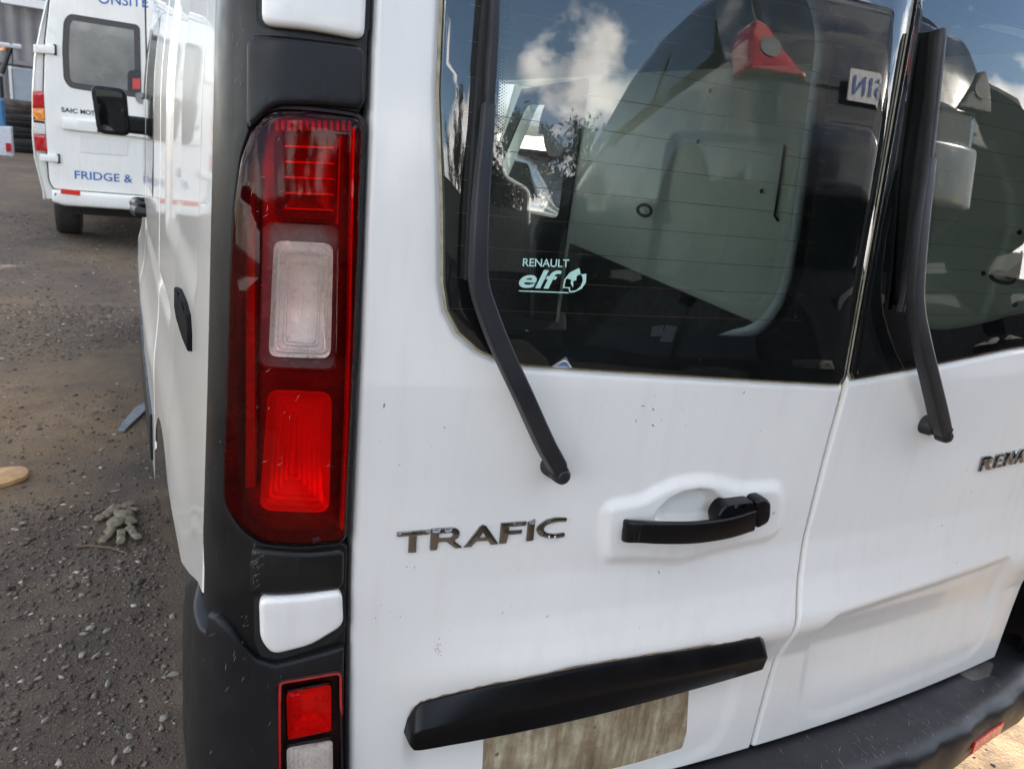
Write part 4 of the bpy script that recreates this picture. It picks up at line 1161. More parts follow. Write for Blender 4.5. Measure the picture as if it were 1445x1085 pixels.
# ---- interior, seen through the rear glass
WX = 1.83
def wallfeat(Y, Z):
    x = np.zeros_like(Y)
    for q, dpt in (([(.30, 1.12), (.92, 1.08), (.92, 1.62), (.42, 1.66), (.30, 1.5)], .030), ([(1.05, 1.08), (1.75, 1.05), (1.75, 1.62), (1.05, 1.62)], .030), ([(.30, .80), (.9, .76), (.9, 1.0), (.3, 1.03)], .02)):
        d = sdf(roundpoly(q, .07), Y, Z); x += dpt * (1 - sstep(-.016, .008, d))
    return x
yy, zz = np.meshgrid(np.linspace(.06, 2.5, 200), np.linspace(.50, 1.86, 120))
mkgrid('inner_wall', np.stack([WX + wallfeat(yy, zz), yy, zz], -1), M_INTW, van)
mk('inner_wall', [(.10, .12, .5), (.10, 3.5, .5), (.10, 3.5, 1.86), (.10, .12, 1.86)], [(0, 1, 2, 3)], M_INTW, van, False)
mk('cargo_floor', [(.1, .05, .50), (1.86, .05, .50), (1.86, 3.5, .50), (.1, 3.5, .50)], [(0, 1, 2, 3)], M_FLOOR, van, False)
mk('headliner', [(.1, .12, 1.855), (1.86, .12, 1.855), (1.86, 3.5, 1.855), (.1, 3.5, 1.855)], [(0, 1, 2, 3)], M_HEADL, van, False)
def F_W(u, v, off=0.0): return np.array([WX - off, u, v])
panel('lower_lining', F_W, [(.07, .50), (.07, .93), (.5, .95), (1.1, 1.02), (2.4, 1.08), (2.4, .5)], M_INTD, van, h=.012, base=.002, bevel=.004, nb=2, step=.1, rs=.05)
def F_W2(u, v, off=0.0): return np.array([WX - off, u, v])
panel('door_card', F_W, [(2.45, .5), (3.6, .5), (3.6, 1.15), (3.15, 1.80), (2.45, 1.84)], M_INTD, van, h=.01, base=.002, step=.1, rs=.05, holes=[roundpoly([(2.55, 1.18), (3.50, 1.15), (3.08, 1.72), (2.55, 1.72)], .05)])
for y, z in ((.60, 1.20), (.20, 1.05)):
    sweep('lashing_eye', [(np.array((WX - .012, y + .035 * math.cos(a), z + .03 * math.sin(a))), 1, 1) for a in np.linspace(0, 2 * math.pi, 17)], circ(6, .006), M_RUBBER, van, up=(1, .01, 0))
def F_RR(u, v, off=0.0): return np.array([u, .10 - off, v])
# rear pillar inside, right
pillar_in = np.array([[(1.66 + .17 * t, .06 + .10 * t, z) for t in np.linspace(0, 1, 6)] for z in np.linspace(.5, 1.86, 20)])
mkgrid('inner_pillar', pillar_in, M_INTW, van)
for q in ((1439, 328), (1388, 386), (1432, 430)):
    c_ = atX(*q, 1.829 if q[0] > 1400 else 1.858); lathe('panel_hole', [(.0, .001), (.006, .001), (.0065, 0)], (c_[0] - .001, c_[1], c_[2]), (-1, 0, 0), M_DARK, van, 14)
c_ = atX(1422, 392, 1.82)
sweep('lashing_eye', [(np.array((1.80 + .0, c_[1] + .030 * math.cos(a), c_[2] + .012 * math.sin(a))), 1, 1) for a in np.linspace(0, 2 * math.pi, 17)], circ(6, .005), M_RUBBER, van, up=(1, .01, 0))
sweep('lashing_mount', [(np.array((1.83, c_[1] - .02, c_[2] + .03)), 1, 1), (np.array((1.80, c_[1] - .01, c_[2] + .005)), .8, .8)], circ(8, .013), M_RUBBER, van)
c0_ = [atX(*q, 1.856) for q in ((1113, 140), (1108, 200), (1100, 260), (1093, 305), (1098, 312))]
sweep('wall_cable', [(np.array((WX + .026, p[1], p[2])), 1, 1) for p in c0_], circ(6, .004), M_DARK, van, up=(1, .01, 0))
for q in ((1075, 270), (1130, 330), (985, 200), (1010, 130)):
    c_ = atX(*q, 1.856); lathe('panel_hole', [(.0, .001), (.008, .001), (.0085, 0)], (c_[0] - .001 if wallfeat(np.array(c_[1]), np.array(c_[2])) > .02 else WX - .001, c_[1], c_[2]), (-1, 0, 0), M_DARK, van, 14)
c_ = atX(908, 297, 1.80)
sweep('lashing_eye', [(np.array((1.805, c_[1] + .05 * math.cos(a), c_[2] + .022 * math.sin(a))), 1, 1) for a in np.linspace(0, 2 * math.pi, 17)], circ(6, .007), M_RUBBER, van, up=(1, .01, 0))
# seats and dashboard
for x in (.22, .82, 1.30):
    panel('front_seat', lambda u, v, off=0.0: np.array([u, 2.75 + (v - .9) * .25 - off, v]), roundpoly([(x, .62), (x + .46, .62), (x + .45, 1.30), (x + .30, 1.36), (x + .29, 1.52), (x + .17, 1.52), (x + .16, 1.36), (x + .01, 1.30)], .04), M_SEAT, van, h=.12, base=0, bevel=.04, nb=3, step=.1, rs=.03)
box('dashboard', (.12, 3.3, .6), (1.84, 3.85, 1.12), M_INTD, van, bevel=.06)

# scrapes on the black corner plastics
def scrapes(px, py, n, spread, lmin, lmax, ang, off, name, par):
    V = []; Fc = []
    for _ in range(n):
        s_, z_ = onC(px + random.gauss(0, spread[0]), py + random.gauss(0, spread[1]), off); l = random.uniform(lmin, lmax); w = random.uniform(.00015, .00045); a = random.gauss(ang, .25); b = len(V)
        for q in ((-l, 0), (0, -w), (l, 0), (0, w)):
            V.append(F_C(s_ + q[0] * math.cos(a) - q[1] * math.sin(a), z_ + q[0] * math.sin(a) + q[1] * math.cos(a), off))
        Fc.append((b, b + 1, b + 2, b + 3))
    mk(name, V, Fc, M_SCRAPE, par, False, kind='stuff')
M_SCRAPE = simple('chalky_scrape', (.16, .155, .15), .8, var=.4, scale=90)
scrapes(362, 800, 26, (5, 18), .001, .006, 1.2, .0105, 'trim_scrapes', van)
scrapes(345, 878, 10, (3, 7), .0008, .003, 1.0, .0026, 'trim_scrapes', van)
scrapes(325, 960, 16, (28, 60), .001, .008, 1.3, .0215, 'bumper_scrapes', van)
scrapes(345, 80, 8, (14, 30), .001, .006, 1.4, .0028, 'trim_scrapes', van)
scrapes(306, 500, 14, (4, 150), .001, .004, 1.2, .0028, 'trim_scrapes', van)
# fine scratches in the red lens
M_LSCR = simple('lens_scratch', (.75, .55, .55), .6)
def lscr(px, py, n, spread, l0, l1, ang):
    V = []; Fc = []
    for _ in range(n):
        s_, z_ = onC(px + random.gauss(0, spread[0]), py + random.gauss(0, spread[1]), .0134); l = random.uniform(l0, l1); a = random.gauss(ang, .5); b = len(V); w = .00010
        for q in ((-l, 0), (0, -w), (l, 0), (0, w)): V.append(F_C(s_ + q[0] * math.cos(a) - q[1] * math.sin(a), z_ + q[0] * math.sin(a) + q[1] * math.cos(a), .0134))
        Fc.append((b, b + 1, b + 2, b + 3))
    mk('lens_scratches', V, Fc, M_LSCR, lamp, False, kind='stuff')
lscr(425, 655, 9, (30, 9), .001, .005, .2); lscr(390, 560, 7, (20, 20), .001, .005, .9); lscr(370, 300, 10, (15, 60), .001, .005, 1.0)
# scuffs and specks on the doors
def flecks(px, py, n, spread, size, mat, par, name):
    V = []; Fc = []
    for _ in range(n):
        a = px + random.gauss(0, spread[0]); c = py + random.gauss(0, spread[1])
        x, z = onR(a, c); s = size * random.uniform(.4, 1.2); b = len(V); k = random.randint(4, 6); el = random.uniform(.3, 1); an = random.uniform(0, 3)
        for j in range(k):
            w = 6.283 * j / k; dx = s * math.cos(w) * random.uniform(.6, 1.1); dz = s * el * math.sin(w) * random.uniform(.6, 1.1)
            V.append(F_R(x + dx * math.cos(an) - dz * math.sin(an), z + dx * math.sin(an) + dz * math.cos(an), .0004))
        Fc.append(tuple(range(b, b + k)))
    mk(name, V, Fc, mat, par, False, kind='stuff')
flecks(617, 912, 34, (3, 6), .0011, M_SCUFF, DOOR_L, 'paint_scuff')
V = []; Fc = []
for par, reg, n in ((DOOR_L, (525, 545, 1110, 900), 60), (DOOR_R, (1215, 640, 1430, 800), 22)):
    V = []; Fc = []
    for _ in range(n):
        a = random.uniform(reg[0], reg[2]); c = random.uniform(reg[1], reg[3]); x, z = onR(a, c); s = random.uniform(.0004, .0012); an = random.uniform(0, 3); l = random.choice([1, 1, 1.5, 3.5]); b = len(V)
        for dx, dz in ((-l, 0), (0, -1), (l, 0), (0, 1)):
            dx *= s; dz *= s; V.append(F_R(x + dx * math.cos(an) - dz * math.sin(an), z + dx * math.sin(an) + dz * math.cos(an), .0004 + (.008 if inside(BOSS, np.array(x), np.array(z)) else 0)))
        Fc.append((b, b + 1, b + 2, b + 3))
    mk('paint_specks', V, Fc, M_SCUFF, par, False, kind='stuff')

# ================================================================== THE WHITE VAN AHEAD
YB = 8.0
b80 = thing('cargo_van', 'white van parked ahead with blue lettering, seen from behind', 'van')
def q8(px, py, y=YB): p = atY(px, py, y); return (p[0], p[2])
def F_B(u, v, off=0.0): return np.array([u, YB - off, v])
xl0 = q8(45, 180)[0]; XC = xl0 + 1.0
half = [(q8(64, 0)[0], q8(64, 0)[1])] + [q8(*p) for p in ((55, 40), (47, 80), (44, 130), (44, 190), (47, 222), (54, 250), (62, 282))]
half = [(half[0][0] + .10, 2.42), (half[0][0] + .02, 2.30)] + half
top_mid = [(XC, 2.50), (XC - .55, 2.49)]
ringL = top_mid[::-1][::-1] + []
outl = [(XC, 2.50), (XC - .6, 2.485)] + half
full = outl + [(2 * XC - x, z) for x, z in outl[::-1][:-1]]
full = [tuple(p) for p in full]
rows = []
fl = resample(full, .06)
cz = 1.3
for y, s in ((YB + .0, .985), (YB + .03, .998), (YB + .10, 1.0), (YB + 3.0, 1.0), (YB + 4.2, .99)):
    rows.append([(XC + (p[0] - XC) * s, y, cz + (p[1] - cz) * s) for p in fl] + [(XC + (fl[0][0] - XC) * s, y, cz + (fl[0][1] - cz) * s)])
mkgrid('body', np.array(rows), M_V80, b80)
box('cab', (XC - .9, YB + 4.2, .5), (XC + .9, YB + 5.4, 1.35), M_V80, b80, bevel=.12)
# rear face: pillar surround and two doors
panel('rear_surround', F_B, [(XC + (p[0] - XC) * .985, cz + (p[1] - cz) * .985) for p in full], M_V80, b80, h=.004, base=-.02, step=.15, rs=.06)
dl = [q8(*p) for p in ((72, -10), (64, 60), (62, 130), (66, 200), (70, 255), (76, 266))]
dl = [(dl[0][0] + .06, 2.40)] + dl
zbm = dl[-1][1]
for mir_ in (False, True):
    gl_ = roundpoly(dl + [(XC - .0, zbm), (XC - .0, 2.42)], .03); gl_ = [(2 * XC - x, z) for x, z in gl_] if mir_ else gl_
    gp_ = resample(gl_, .04); gp_ = gp_[::-1] if area(gp_) < 0 else gp_
    panel('door_gap', F_B, inset(gp_, -.012), M_DARK, b80, h=.002, base=.0045, step=.15, rs=.05)
d80 = panel('rear_door', F_B, roundpoly(dl + [(XC - .006, zbm), (XC - .006, 2.42)], .03), M_V80, b80, h=.028, base=.004, bevel=.012, nb=3, step=.1, rs=.04)
d81 = panel('rear_door', F_B, roundpoly([(2 * XC - x, z) for x, z in dl] + [(XC + .006, zbm), (XC + .006, 2.42)], .03), M_V80, b80, h=.028, base=.004, bevel=.012, nb=3, step=.1, rs=.04)
w8 = [q8(*p) for p in ((98, 20), (90, 30), (88, 70), (90, 112), (98, 124), (120, 128), (200, 139))]
wl = w8 + [(XC - .05, w8[-1][1]), (XC - .05, w8[0][1])]
M_V8B = simple('grey_window_rubber', (.055, .052, .05), .6)
M_V8G = simple('dusty_grey_pane', (.20, .20, .185), .25, var=.45, scale=1.6, coat=.6)
for dd, mir_ in ((d80, False), (d81, True)):
    L = [(2 * XC - x, z) for x, z in wl] if mir_ else wl
    L = roundpoly(L, .05, 4); LL = resample(L, .03)
    if area(LL) < 0: LL = LL[::-1]
    w_ = panel('window_frame', F_B, LL, M_V8B, dd, h=.006, base=.031, bevel=.003, nb=1, step=.1, rs=.03)
    panel('window_pane', F_B, inset(LL, .055), M_V8G, dd, h=.003, base=.0372, step=.1, rs=.03)
# headrest and red card behind the pane
cd_ = [q8(*p) for p in ((180, 100), (199, 98), (199, 132), (180, 130))]
panel('headrest', F_B, roundpoly(cd_, .04), M_INTD, d80, h=.002, base=.0405, step=.1, rs=.03)
cd_ = [q8(*p) for p in ((187, 111), (198, 111), (198, 126), (187, 126))]
panel('red_card', F_B, cd_, simple('red_card', (.5, .06, .06), .5), d80, h=.001, base=.0428, step=.1, rs=.05)
# plate bar and recess
pb = [q8(*p) for p in ((87, 166), (205, 179), (205, 195), (88, 182))]
panel('plate_bar', F_B, roundpoly(pb + [], .02), M_V80, d80, h=.045, base=.03, bevel=.010, nb=3, step=.1, rs=.03)
rc8 = [q8(*p) for p in ((90, 186), (200, 198), (200, 238), (92, 224))]
M_V80D = paint('shaded_white', (.72, .71, .67), amount=.6)  # darker copy of the van white, shade put into the colour
panel('plate_recess', F_B, roundpoly(rc8, .03), M_V80, d80, h=.002, base=.0315, step=.1, rs=.03)
pl8 = [q8(*p) for p in ((113, 190), (180, 197), (180, 220), (114, 215))]
panel('plate_mount', F_B, roundpoly(pl8, .01), M_V80D, d80, h=.006, base=.033, bevel=.003, nb=1, step=.1, rs=.03)
# taillights
tl8 = [(q8(46, 129), q8(62, 129)), (q8(46, 153), q8(63, 153)), (q8(47, 169), q8(64, 171)), (q8(48, 189), q8(65, 190)), (q8(51, 213), q8(68, 214))]
for mir_ in (False, True):
    t = None
    for i, (m_, nm) in enumerate(((M_REDL, 'red_lamp'), (M_ORANGE, 'amber_lamp'), (M_CLRL, 'clear_lamp'), (M_REDL, 'red_lamp'))):
        L = [tl8[i][0], tl8[i][1], tl8[i + 1][1], tl8[i + 1][0]]
        if mir_: L = [(2 * XC - x, z) for x, z in L]
        if t is None: t = panel('taillight', F_B, [(L[0][0], L[0][1]), L[1], L[2], L[3]], m_, b80, h=.03, base=-.0, bevel=.006, nb=2, step=.1, rs=.04)
        else: panel(nm, F_B, L, m_, t, h=.03, base=-.0, bevel=.006, nb=2, step=.1, rs=.04)
# hinges
for (a, b_, c, d_) in ((48, 62, 78, 77), (57, 216, 83, 229)):
    L = [q8(a, b_ + 1), q8(c, b_ + 3), q8(c, d_), q8(a, d_ - 2)]
    for mir_ in (False, True):
        LL = [(2 * XC - x, z) for x, z in L] if mir_ else L
        h_ = panel('hinge', F_B, roundpoly(LL, .01), M_V80, b80, h=.035, base=.02, bevel=.008, nb=2, step=.1, rs=.04)
        e = LL[1]; s_ = -1 if not mir_ else 1
        box('hinge_pad', (e[0] - .012, YB - .05, LL[2][1] - .01), (e[0] + .012, YB - .03, LL[1][1] + .01), M_RUBBER, h_)
# bumper
bl = [q8(*p) for p in ((76, 267), (74, 275), (78, 285), (88, 289), (205, 301))]
zb0 = bl[0][1]; bxl = bl[1][0]; zb1 = q8(90, 289)[1]
bp_ = roundpoly([(bxl, zb0), (bxl, zb1 + .03), (bxl + .1, zb1), (2 * XC - bxl - .1, zb1), (2 * XC - bxl, zb1 + .03), (2 * XC - bxl, zb0)], .02)
bb = panel('bumper', F_B, bp_, M_V80, b80, h=.10, base=.0, bevel=.03, nb=3, step=.1, rs=.05)
for px_ in (0, 1):
    L = [q8(87, 265), q8(114, 268), q8(114, 275), q8(87, 272)]
    if px_: L = [(2 * XC - x, z) for x, z in L]
    panel('bumper_reflector', F_B, L, M_REFL, b80, h=.008, base=.098, bevel=.002, nb=1, step=.1, rs=.05)
# wheels and dark underside
ww = atY(100, 310, 8.9)
wheel((ww[0] - .12, 8.9, .345), .345, .22, b80); wheel((2 * XC - ww[0] - .10, 8.9, .345), .345, .22, b80)
wheel((ww[0] - .12, 12.2, .345), .345, .22, b80); wheel((2 * XC - ww[0] - .10, 12.2, .345), .345, .22, b80)
box('underbody', (XC - .72, YB + .3, .30), (XC + .72, YB + 5.2, .56), M_DARK, b80)
box('side_skirt', (xl0 + .05, YB + .04, q8(60, 283)[1]), (xl0 + .22, YB + .28, q8(60, 240)[1]), M_V80, b80, bevel=.02)
# lettering
def plane_text(name, body, pa, pb_, hpx, mat, par, off, fat=0.0, shear=0.0, ex=.002):
    V, Fc = text_geo(body, 1.0, 0.0, fat, shear)
    x0, x1, y0, y1 = V[:, 0].min(), V[:, 0].max(), V[:, 1].min(), V[:, 1].max()
    A = np.array(q8(*pa)); B = np.array(q8(*pb_)); H = q8(pa[0], pa[1] - hpx)[1] - A[1]
    P = [F_B(A[0] + (B[0] - A[0]) * (v[0] - x0) / (x1 - x0), A[1] + (B[1] - A[1]) * (v[0] - x0) / (x1 - x0) + H * (v[1] - y0) / (y1 - y0), off) for v in V]
    return mk(name, P, Fc, mat, par, False)
plane_text('lettering', 'FRIDGE &', (106, 252), (187, 258), 11.5, M_BLUE, d80, .0345, .01)
plane_text('lettering', 'ONSITE', (139, 6), (209, 12), 15, M_BLUE, d80, .0345, .01)
plane_text('lettering', 'SAIC', (87, 158), (110, 160.6), 6.5, M_CHROME, d80, .036, .02)
plane_text('lettering', 'MOTOR', (114, 161), (148, 165), 6.5, M_CHROME, d80, .036, .02)

# ================================================================== LEFT BACKGROUND
def gp(px, py): return atZ(px, py, 0.0)
# shed
M_SHED = simple('grey_shed_steel', (.20, .195, .19), .5, var=.15, scale=2)
shed = thing('steel_shed', 'grey corrugated steel shed wall behind the tyres', 'shed')
YS_ = 27.0
c0 = atY(-60, 100, YS_); c1 = atY(260, 100, YS_)
xs = np.arange(c0[0], c1[0] + 6, .05)
zz = [0, 3, 6.5]
mkgrid('wall', np.array([[(x, YS_ + .035 * math.copysign(min(1, abs(math.sin(x * 2 * math.pi / .38)) * 1.8), math.sin(x * 2 * math.pi / .38)), z) for x in xs] for z in zz]), M_SHED, shed)
z0 = atY(20, 63, YS_ - .1)[2]
z6 = atY(20, 88, YS_ - .1)[2]
box('wall_rail', (c0[0], YS_ - .25, z6 - .06), (c1[0], YS_ - .06, z6 + .06), M_SHED, shed)
tz = atY(20, 1, YS_ - .5)
box('awning_light', (tz[0] - .3, YS_ - .7, tz[2] - .12), (tz[0] + .8, YS_ - .3, tz[2] + .10), simple('white_fitting', (.7, .7, .68), .5), shed)
# tyre stack
ty = []
TC = gp(22, 200)
TCy = TC[1]
for k in range(5):
    zc = .0 + k * .245
tyre_levels = [(21.5, 208, 188), (21, 188, 171), (20.5, 171, 154), (19.5, 154, 135)]
TY = 21.2
lab = ['bottom worn tyre of the stack beside the shed', 'second tyre from the bottom of the stack beside the shed', 'third tyre from the bottom of the stack beside the shed', 'topmost dusty tyre of the stack beside the shed']
M_TYD = simple('dusty_tyre', (.075, .062, .048), .85, var=.4, scale=6)
zlo = 0.0
for i, (px_, ylo, yhi) in enumerate(tyre_levels):
    a = atY(px_ + 2, ylo, TY)[2]; b_ = atY(px_ + 2, yhi, TY)[2]
    if i == 0: base_ = max(a, 0.0)
    h_ = b_ - a; z_ = zlo; zlo += h_
    cx = atY(px_ + 3, 170, TY)[0]; r = .44
    lathe('tyre', [(r * .58, .03), (r * .62, .0), (r * .90, .0), (r * .985, h_ * .18), (r, h_ * .35), (r * .97, h_ * .42), (r, h_ * .5), (r, h_ * .65), (r * .985, h_ * .84), (r * .9, h_ - .004), (r * .62, h_ - .004), (r * .58, h_ - .03)], (cx + .02 * (-1) ** i, TY, z_ + .002), (0, 0, 1), M_TYD if i == 3 else M_TYRE, None, 40, label=lab[i], cat='tyre', group='stacked tyres by the shed')
ztop_tyre = zlo
# crate-like grey fridge door leaning behind
p = [atY(*q, 22.4) for q in ((17, 95), (44, 95), (44, 133), (22, 133))]
M_GREYBOX = simple('grey_appliance', (.26, .30, .33), .4, var=.12, scale=3)
gb = thing('appliance_case', 'pale grey metal case standing on the tyres by the shed', 'appliance')
box('case_body', (p[0][0] + .03, 22.0, ztop_tyre * .0 + .0), (p[1][0] + .3, 22.6, p[0][2]), M_GREYBOX, gb, bevel=.02)
box('case_edge', (p[0][0] - .03, 21.97, .0), (p[0][0] + .03, 22.02, p[0][2] + .01), simple('white_edge', (.6, .6, .58), .5), gb)
# engine crane: an arm, a post
cr = thing('workshop_crane', 'dark steel workshop crane with an orange lamp by the shed wall', 'crane')
M_STEEL = simple('dark_steel', (.03, .03, .032), .45, metal=.4)
def bar(name, a, b_, r, mat, par): return sweep(name, [(np.array(a), 1, 1), (np.array(b_), 1, 1)], circ(8, r), mat, par, up=(.3, .2, 1) if abs(a[0] - b_[0]) + abs(a[1] - b_[1]) > .05 else (1, 0, .01))
YC = 24.0
A = lambda x, y: atY(x, y, YC)
bar('post', A(0, 108), (A(0, 108)[0], YC, 0), .06, M_STEEL, cr)
bar('jib', A(2, 104), A(17, 62), .06, M_STEEL, cr)
bar('boom', A(-4, 63), A(30, 67), .07, simple('pale_steel', (.5, .5, .5), .5), cr)
bar('chain', A(17, 66), A(18, 100), .015, M_STEEL, cr)
lathe('warning_lamp', [(.0, .14), (.06, .12), (.07, .0)], A(5, 72), (0, 0, 1), M_ORANGE, cr, 16)
# trailer with a red lamp at the left frame edge
trl = thing('flat_trailer', 'blue and white trailer corner with a red lamp, at the left edge', 'trailer')
q0 = gp(8, 224)
YT = 19.6
T_ = lambda x, y: atY(x, y, YT)
box('trailer_body', (T_(-60, 0)[0], YT, T_(0, 178)[2]), (T_(-8, 0)[0], YT + .4, T_(0, 140)[2]), simple('blue_panel', (.05, .18, .36), .5), trl, bevel=.02)
box('trailer_chassis', (T_(-60, 0)[0], YT - .05, T_(0, 222)[2]), (T_(3, 0)[0], YT + .25, T_(0, 178)[2]), simple('white_panel', (.55, .58, .62), .5), trl, bevel=.02)
box('trailer_lamp', (T_(-6, 0)[0], YT - .09, T_(0, 213)[2]), (T_(2, 0)[0], YT - .055, T_(0, 201)[2]), M_REDL, trl)
bar('trailer_leg', T_(0, 222), (T_(0, 222)[0], YT, 0), .05, M_STEEL, trl)

# ================================================================== THINGS ON THE GROUND
def gz(x, y): return float(ground_z(np.array(x), np.array(y)))
def gpt(px, py, z=0.0):
    p = gp(px, py); return np.array([p[0], p[1], gz(p[0], p[1]) + z])
# wooden board
wd = [gpt(*q) for q in ((-40, 672), (20, 664), (36, 664), (42, 671), (36, 679), (10, 688), (-40, 700))]
def F_G(u, v, off=0.0): return np.array([u, v, gz(u, v) * .3 + .004 + off])
panel('wooden_board', F_G, roundpoly([(p[0], p[1]) for p in wd], .02), M_WOOD, None, h=.018, base=0, bevel=.004, nb=2, step=.05, rs=.015, label='orange wooden board end with rounded tip lying on the dirt', cat='board')
# plastic strip
sp_ = [gpt(*q, .012) for q in ((171, 611), (180, 598), (190, 588), (200, 578), (211, 569))]
sweep('plastic_strip', [(p + np.array([0, 0, .012 * math.sin(i * 1.3)]), .6 + .4 * math.sin((i + .6) * .7), 1) for i, p in enumerate(smoothloop(sp_, 4, False))] if False else [(p, w_, 1) for p, w_ in zip(sp_, (.5, .9, 1, 1.1, .6))], roundpoly([(-.026, -.003), (.026, -.003), (.026, .003), (-.026, .003)], .002, 1), M_STRIP, None, up=(0, 0, 1), label='bent grey plastic strip lying on the dirt near the van', cat='plastic strip')
# gloves
def glove(name, palm, fingers, label, hgt):
    bm = bmesh.new()
    def cap(a, b_, ra, rb):
        a = Vector(a); b_ = Vector(b_); n = 8
        for k in range(n + 1):
            t = k / n; r = (ra * (1 - t) + rb * t) * (1 + .04 * math.sin(t * 11 + ra * 900)); c = a.lerp(b_, t)
            m_ = Matrix.Translation(c + Vector((0, 0, .004 * math.sin(t * 9)))) @ Matrix.Diagonal((r, r, r * .36, 1))
            bmesh.ops.create_icosphere(bm, subdivisions=2, radius=1, matrix=m_)
    for a, b_, ra, rb in palm + fingers: cap(a, b_, ra, rb)
    me = bpy.data.meshes.new(name); bm.to_mesh(me); bm.free(); me.materials.append(M_GLOVE)
    o = obj(name, me, None, label, 'glove', 'pair of dirty work gloves')
    md = o.modifiers.new('r', 'REMESH'); md.mode = 'VOXEL'; md.voxel_size = .0032
    dp = o.modifiers.new('d', 'DISPLACE'); tx = bpy.data.textures.new('wr', 'CLOUDS'); tx.noise_scale = .018; dp.texture = tx; dp.strength = .007
    ev = o.evaluated_get(bpy.context.evaluated_depsgraph_get()); m2 = bpy.data.meshes.new_from_object(ev); o.modifiers.clear(); o.data = m2
    m2.polygons.foreach_set('use_smooth', [True] * len(m2.polygons))
    return o
G_ = lambda x, y, z=.014: tuple(gpt(x, y, z))
glove('work_glove', [(G_(178, 735, .022), G_(163, 748, .026), .032, .030), (G_(170, 732, .02), G_(185, 745, .022), .024, .024)],
      [(G_(160, 752), G_(146, 768), .017, .016), (G_(172, 755), G_(171, 769), .016, .017), (G_(184, 752), G_(195, 764), .016, .017), (G_(160, 748), G_(151, 756), .014, .013)], 'dirty khaki work glove with its fingers spread towards the camera', .03)
glove('work_glove', [(G_(160, 726, .018), G_(186, 719, .016), .022, .018)],
      [(G_(157, 729), G_(140, 738), .024, .017), (G_(170, 722, .02), G_(192, 727), .012, .012)], 'crumpled dirty work glove lying behind the spread one', .03)
# twig
tw = [gpt(*q, .006) for q in ((108, 773), (125, 771), (142, 773), (156, 774), (180, 783))]
sweep('twig', [(p, 1 - .12 * i, 1 - .12 * i) for i, p in enumerate(tw)], circ(6, .0055), M_TWIG, None, label='dry brown twig lying in front of the gloves', cat='twig')
# larger stones
def stone(px, py, w, l, h, rot, label):
    c = gpt(px, py); bm = bmesh.new(); bmesh.ops.create_icosphere(bm, subdivisions=2, radius=1)
    rr_ = random.Random(int(px * 7 + py))
    dirs = [Vector((rr_.gauss(0, 1), rr_.gauss(0, 1), rr_.gauss(0, 1))).normalized() for _ in range(9)]
    for v in bm.verts:
        d = v.co.normalized(); s = 1.0
        for q in dirs:
            k = d.dot(q)
            if k > .62: s = min(s, .62 / k * 1.12)
        v.co = d * s
        v.co = Vector((v.co.x * l, v.co.y * w, v.co.z * h))
    bmesh.ops.rotate(bm, verts=bm.verts, cent=(0, 0, 0), matrix=Matrix.Rotation(rot, 3, 'Z'))
    me = bpy.data.meshes.new('stone'); bm.to_mesh(me); bm.free(); me.materials.append(M_STONE)
    o = obj('stone', me, None, label, 'stone', 'pale stones lying on the dirt'); o.location = (c[0], c[1], c[2] + h * .35)
STN = [(127, 884, .010, .016, .008, .3, 'flat pale stone left of the two upper chips, mid ground'), (152, 886, .008, .021, .007, .6, 'long pale stone chip pointing right in the upper row'),
       (117, 892, .008, .012, .006, 0, 'small grey stone just under the flat pale one'), (116, 921, .011, .014, .010, .9, 'roundish stone left of the lower slanting chip'), (136, 922, .007, .019, .008, .8, 'slanting stone chip right of the roundish one'),
       (153, 961, .009, .012, .010, 1.2, 'small upright grey stone in the middle of the gravel'), (55, 953, .008, .014, .006, .4, 'lone flat stone chip far left in the gravel'),
       (64, 1014, .007, .015, .006, .7, 'pale stone at lower left beside a dark hollow'), (231, 1015, .011, .014, .010, .1, 'largest pale stone near the black bumper'), (228, 1029, .007, .009, .008, .6, 'little stone right under the largest pale one'),
       (183, 1038, .010, .013, .009, .2, 'rounded grey stone left of the bumper bottom'), (181, 1057, .010, .012, .009, .5, 'stone just below the rounded grey one'), (162, 1070, .008, .014, .007, .9, 'stone chip at the bottom edge of the photo'),
       (245, 950, .010, .022, .008, .1, 'whitish jagged stone touching the bumper outline'), (243, 868, .012, .012, .010, .1, 'brownish stone close to the white side panel'), (163, 695, .008, .024, .006, .4, 'long pale chip lying above the gloves'),
       (124, 700, .008, .010, .008, 0, 'small pale stone above and left of the gloves')]
for s in STN: stone(*s)

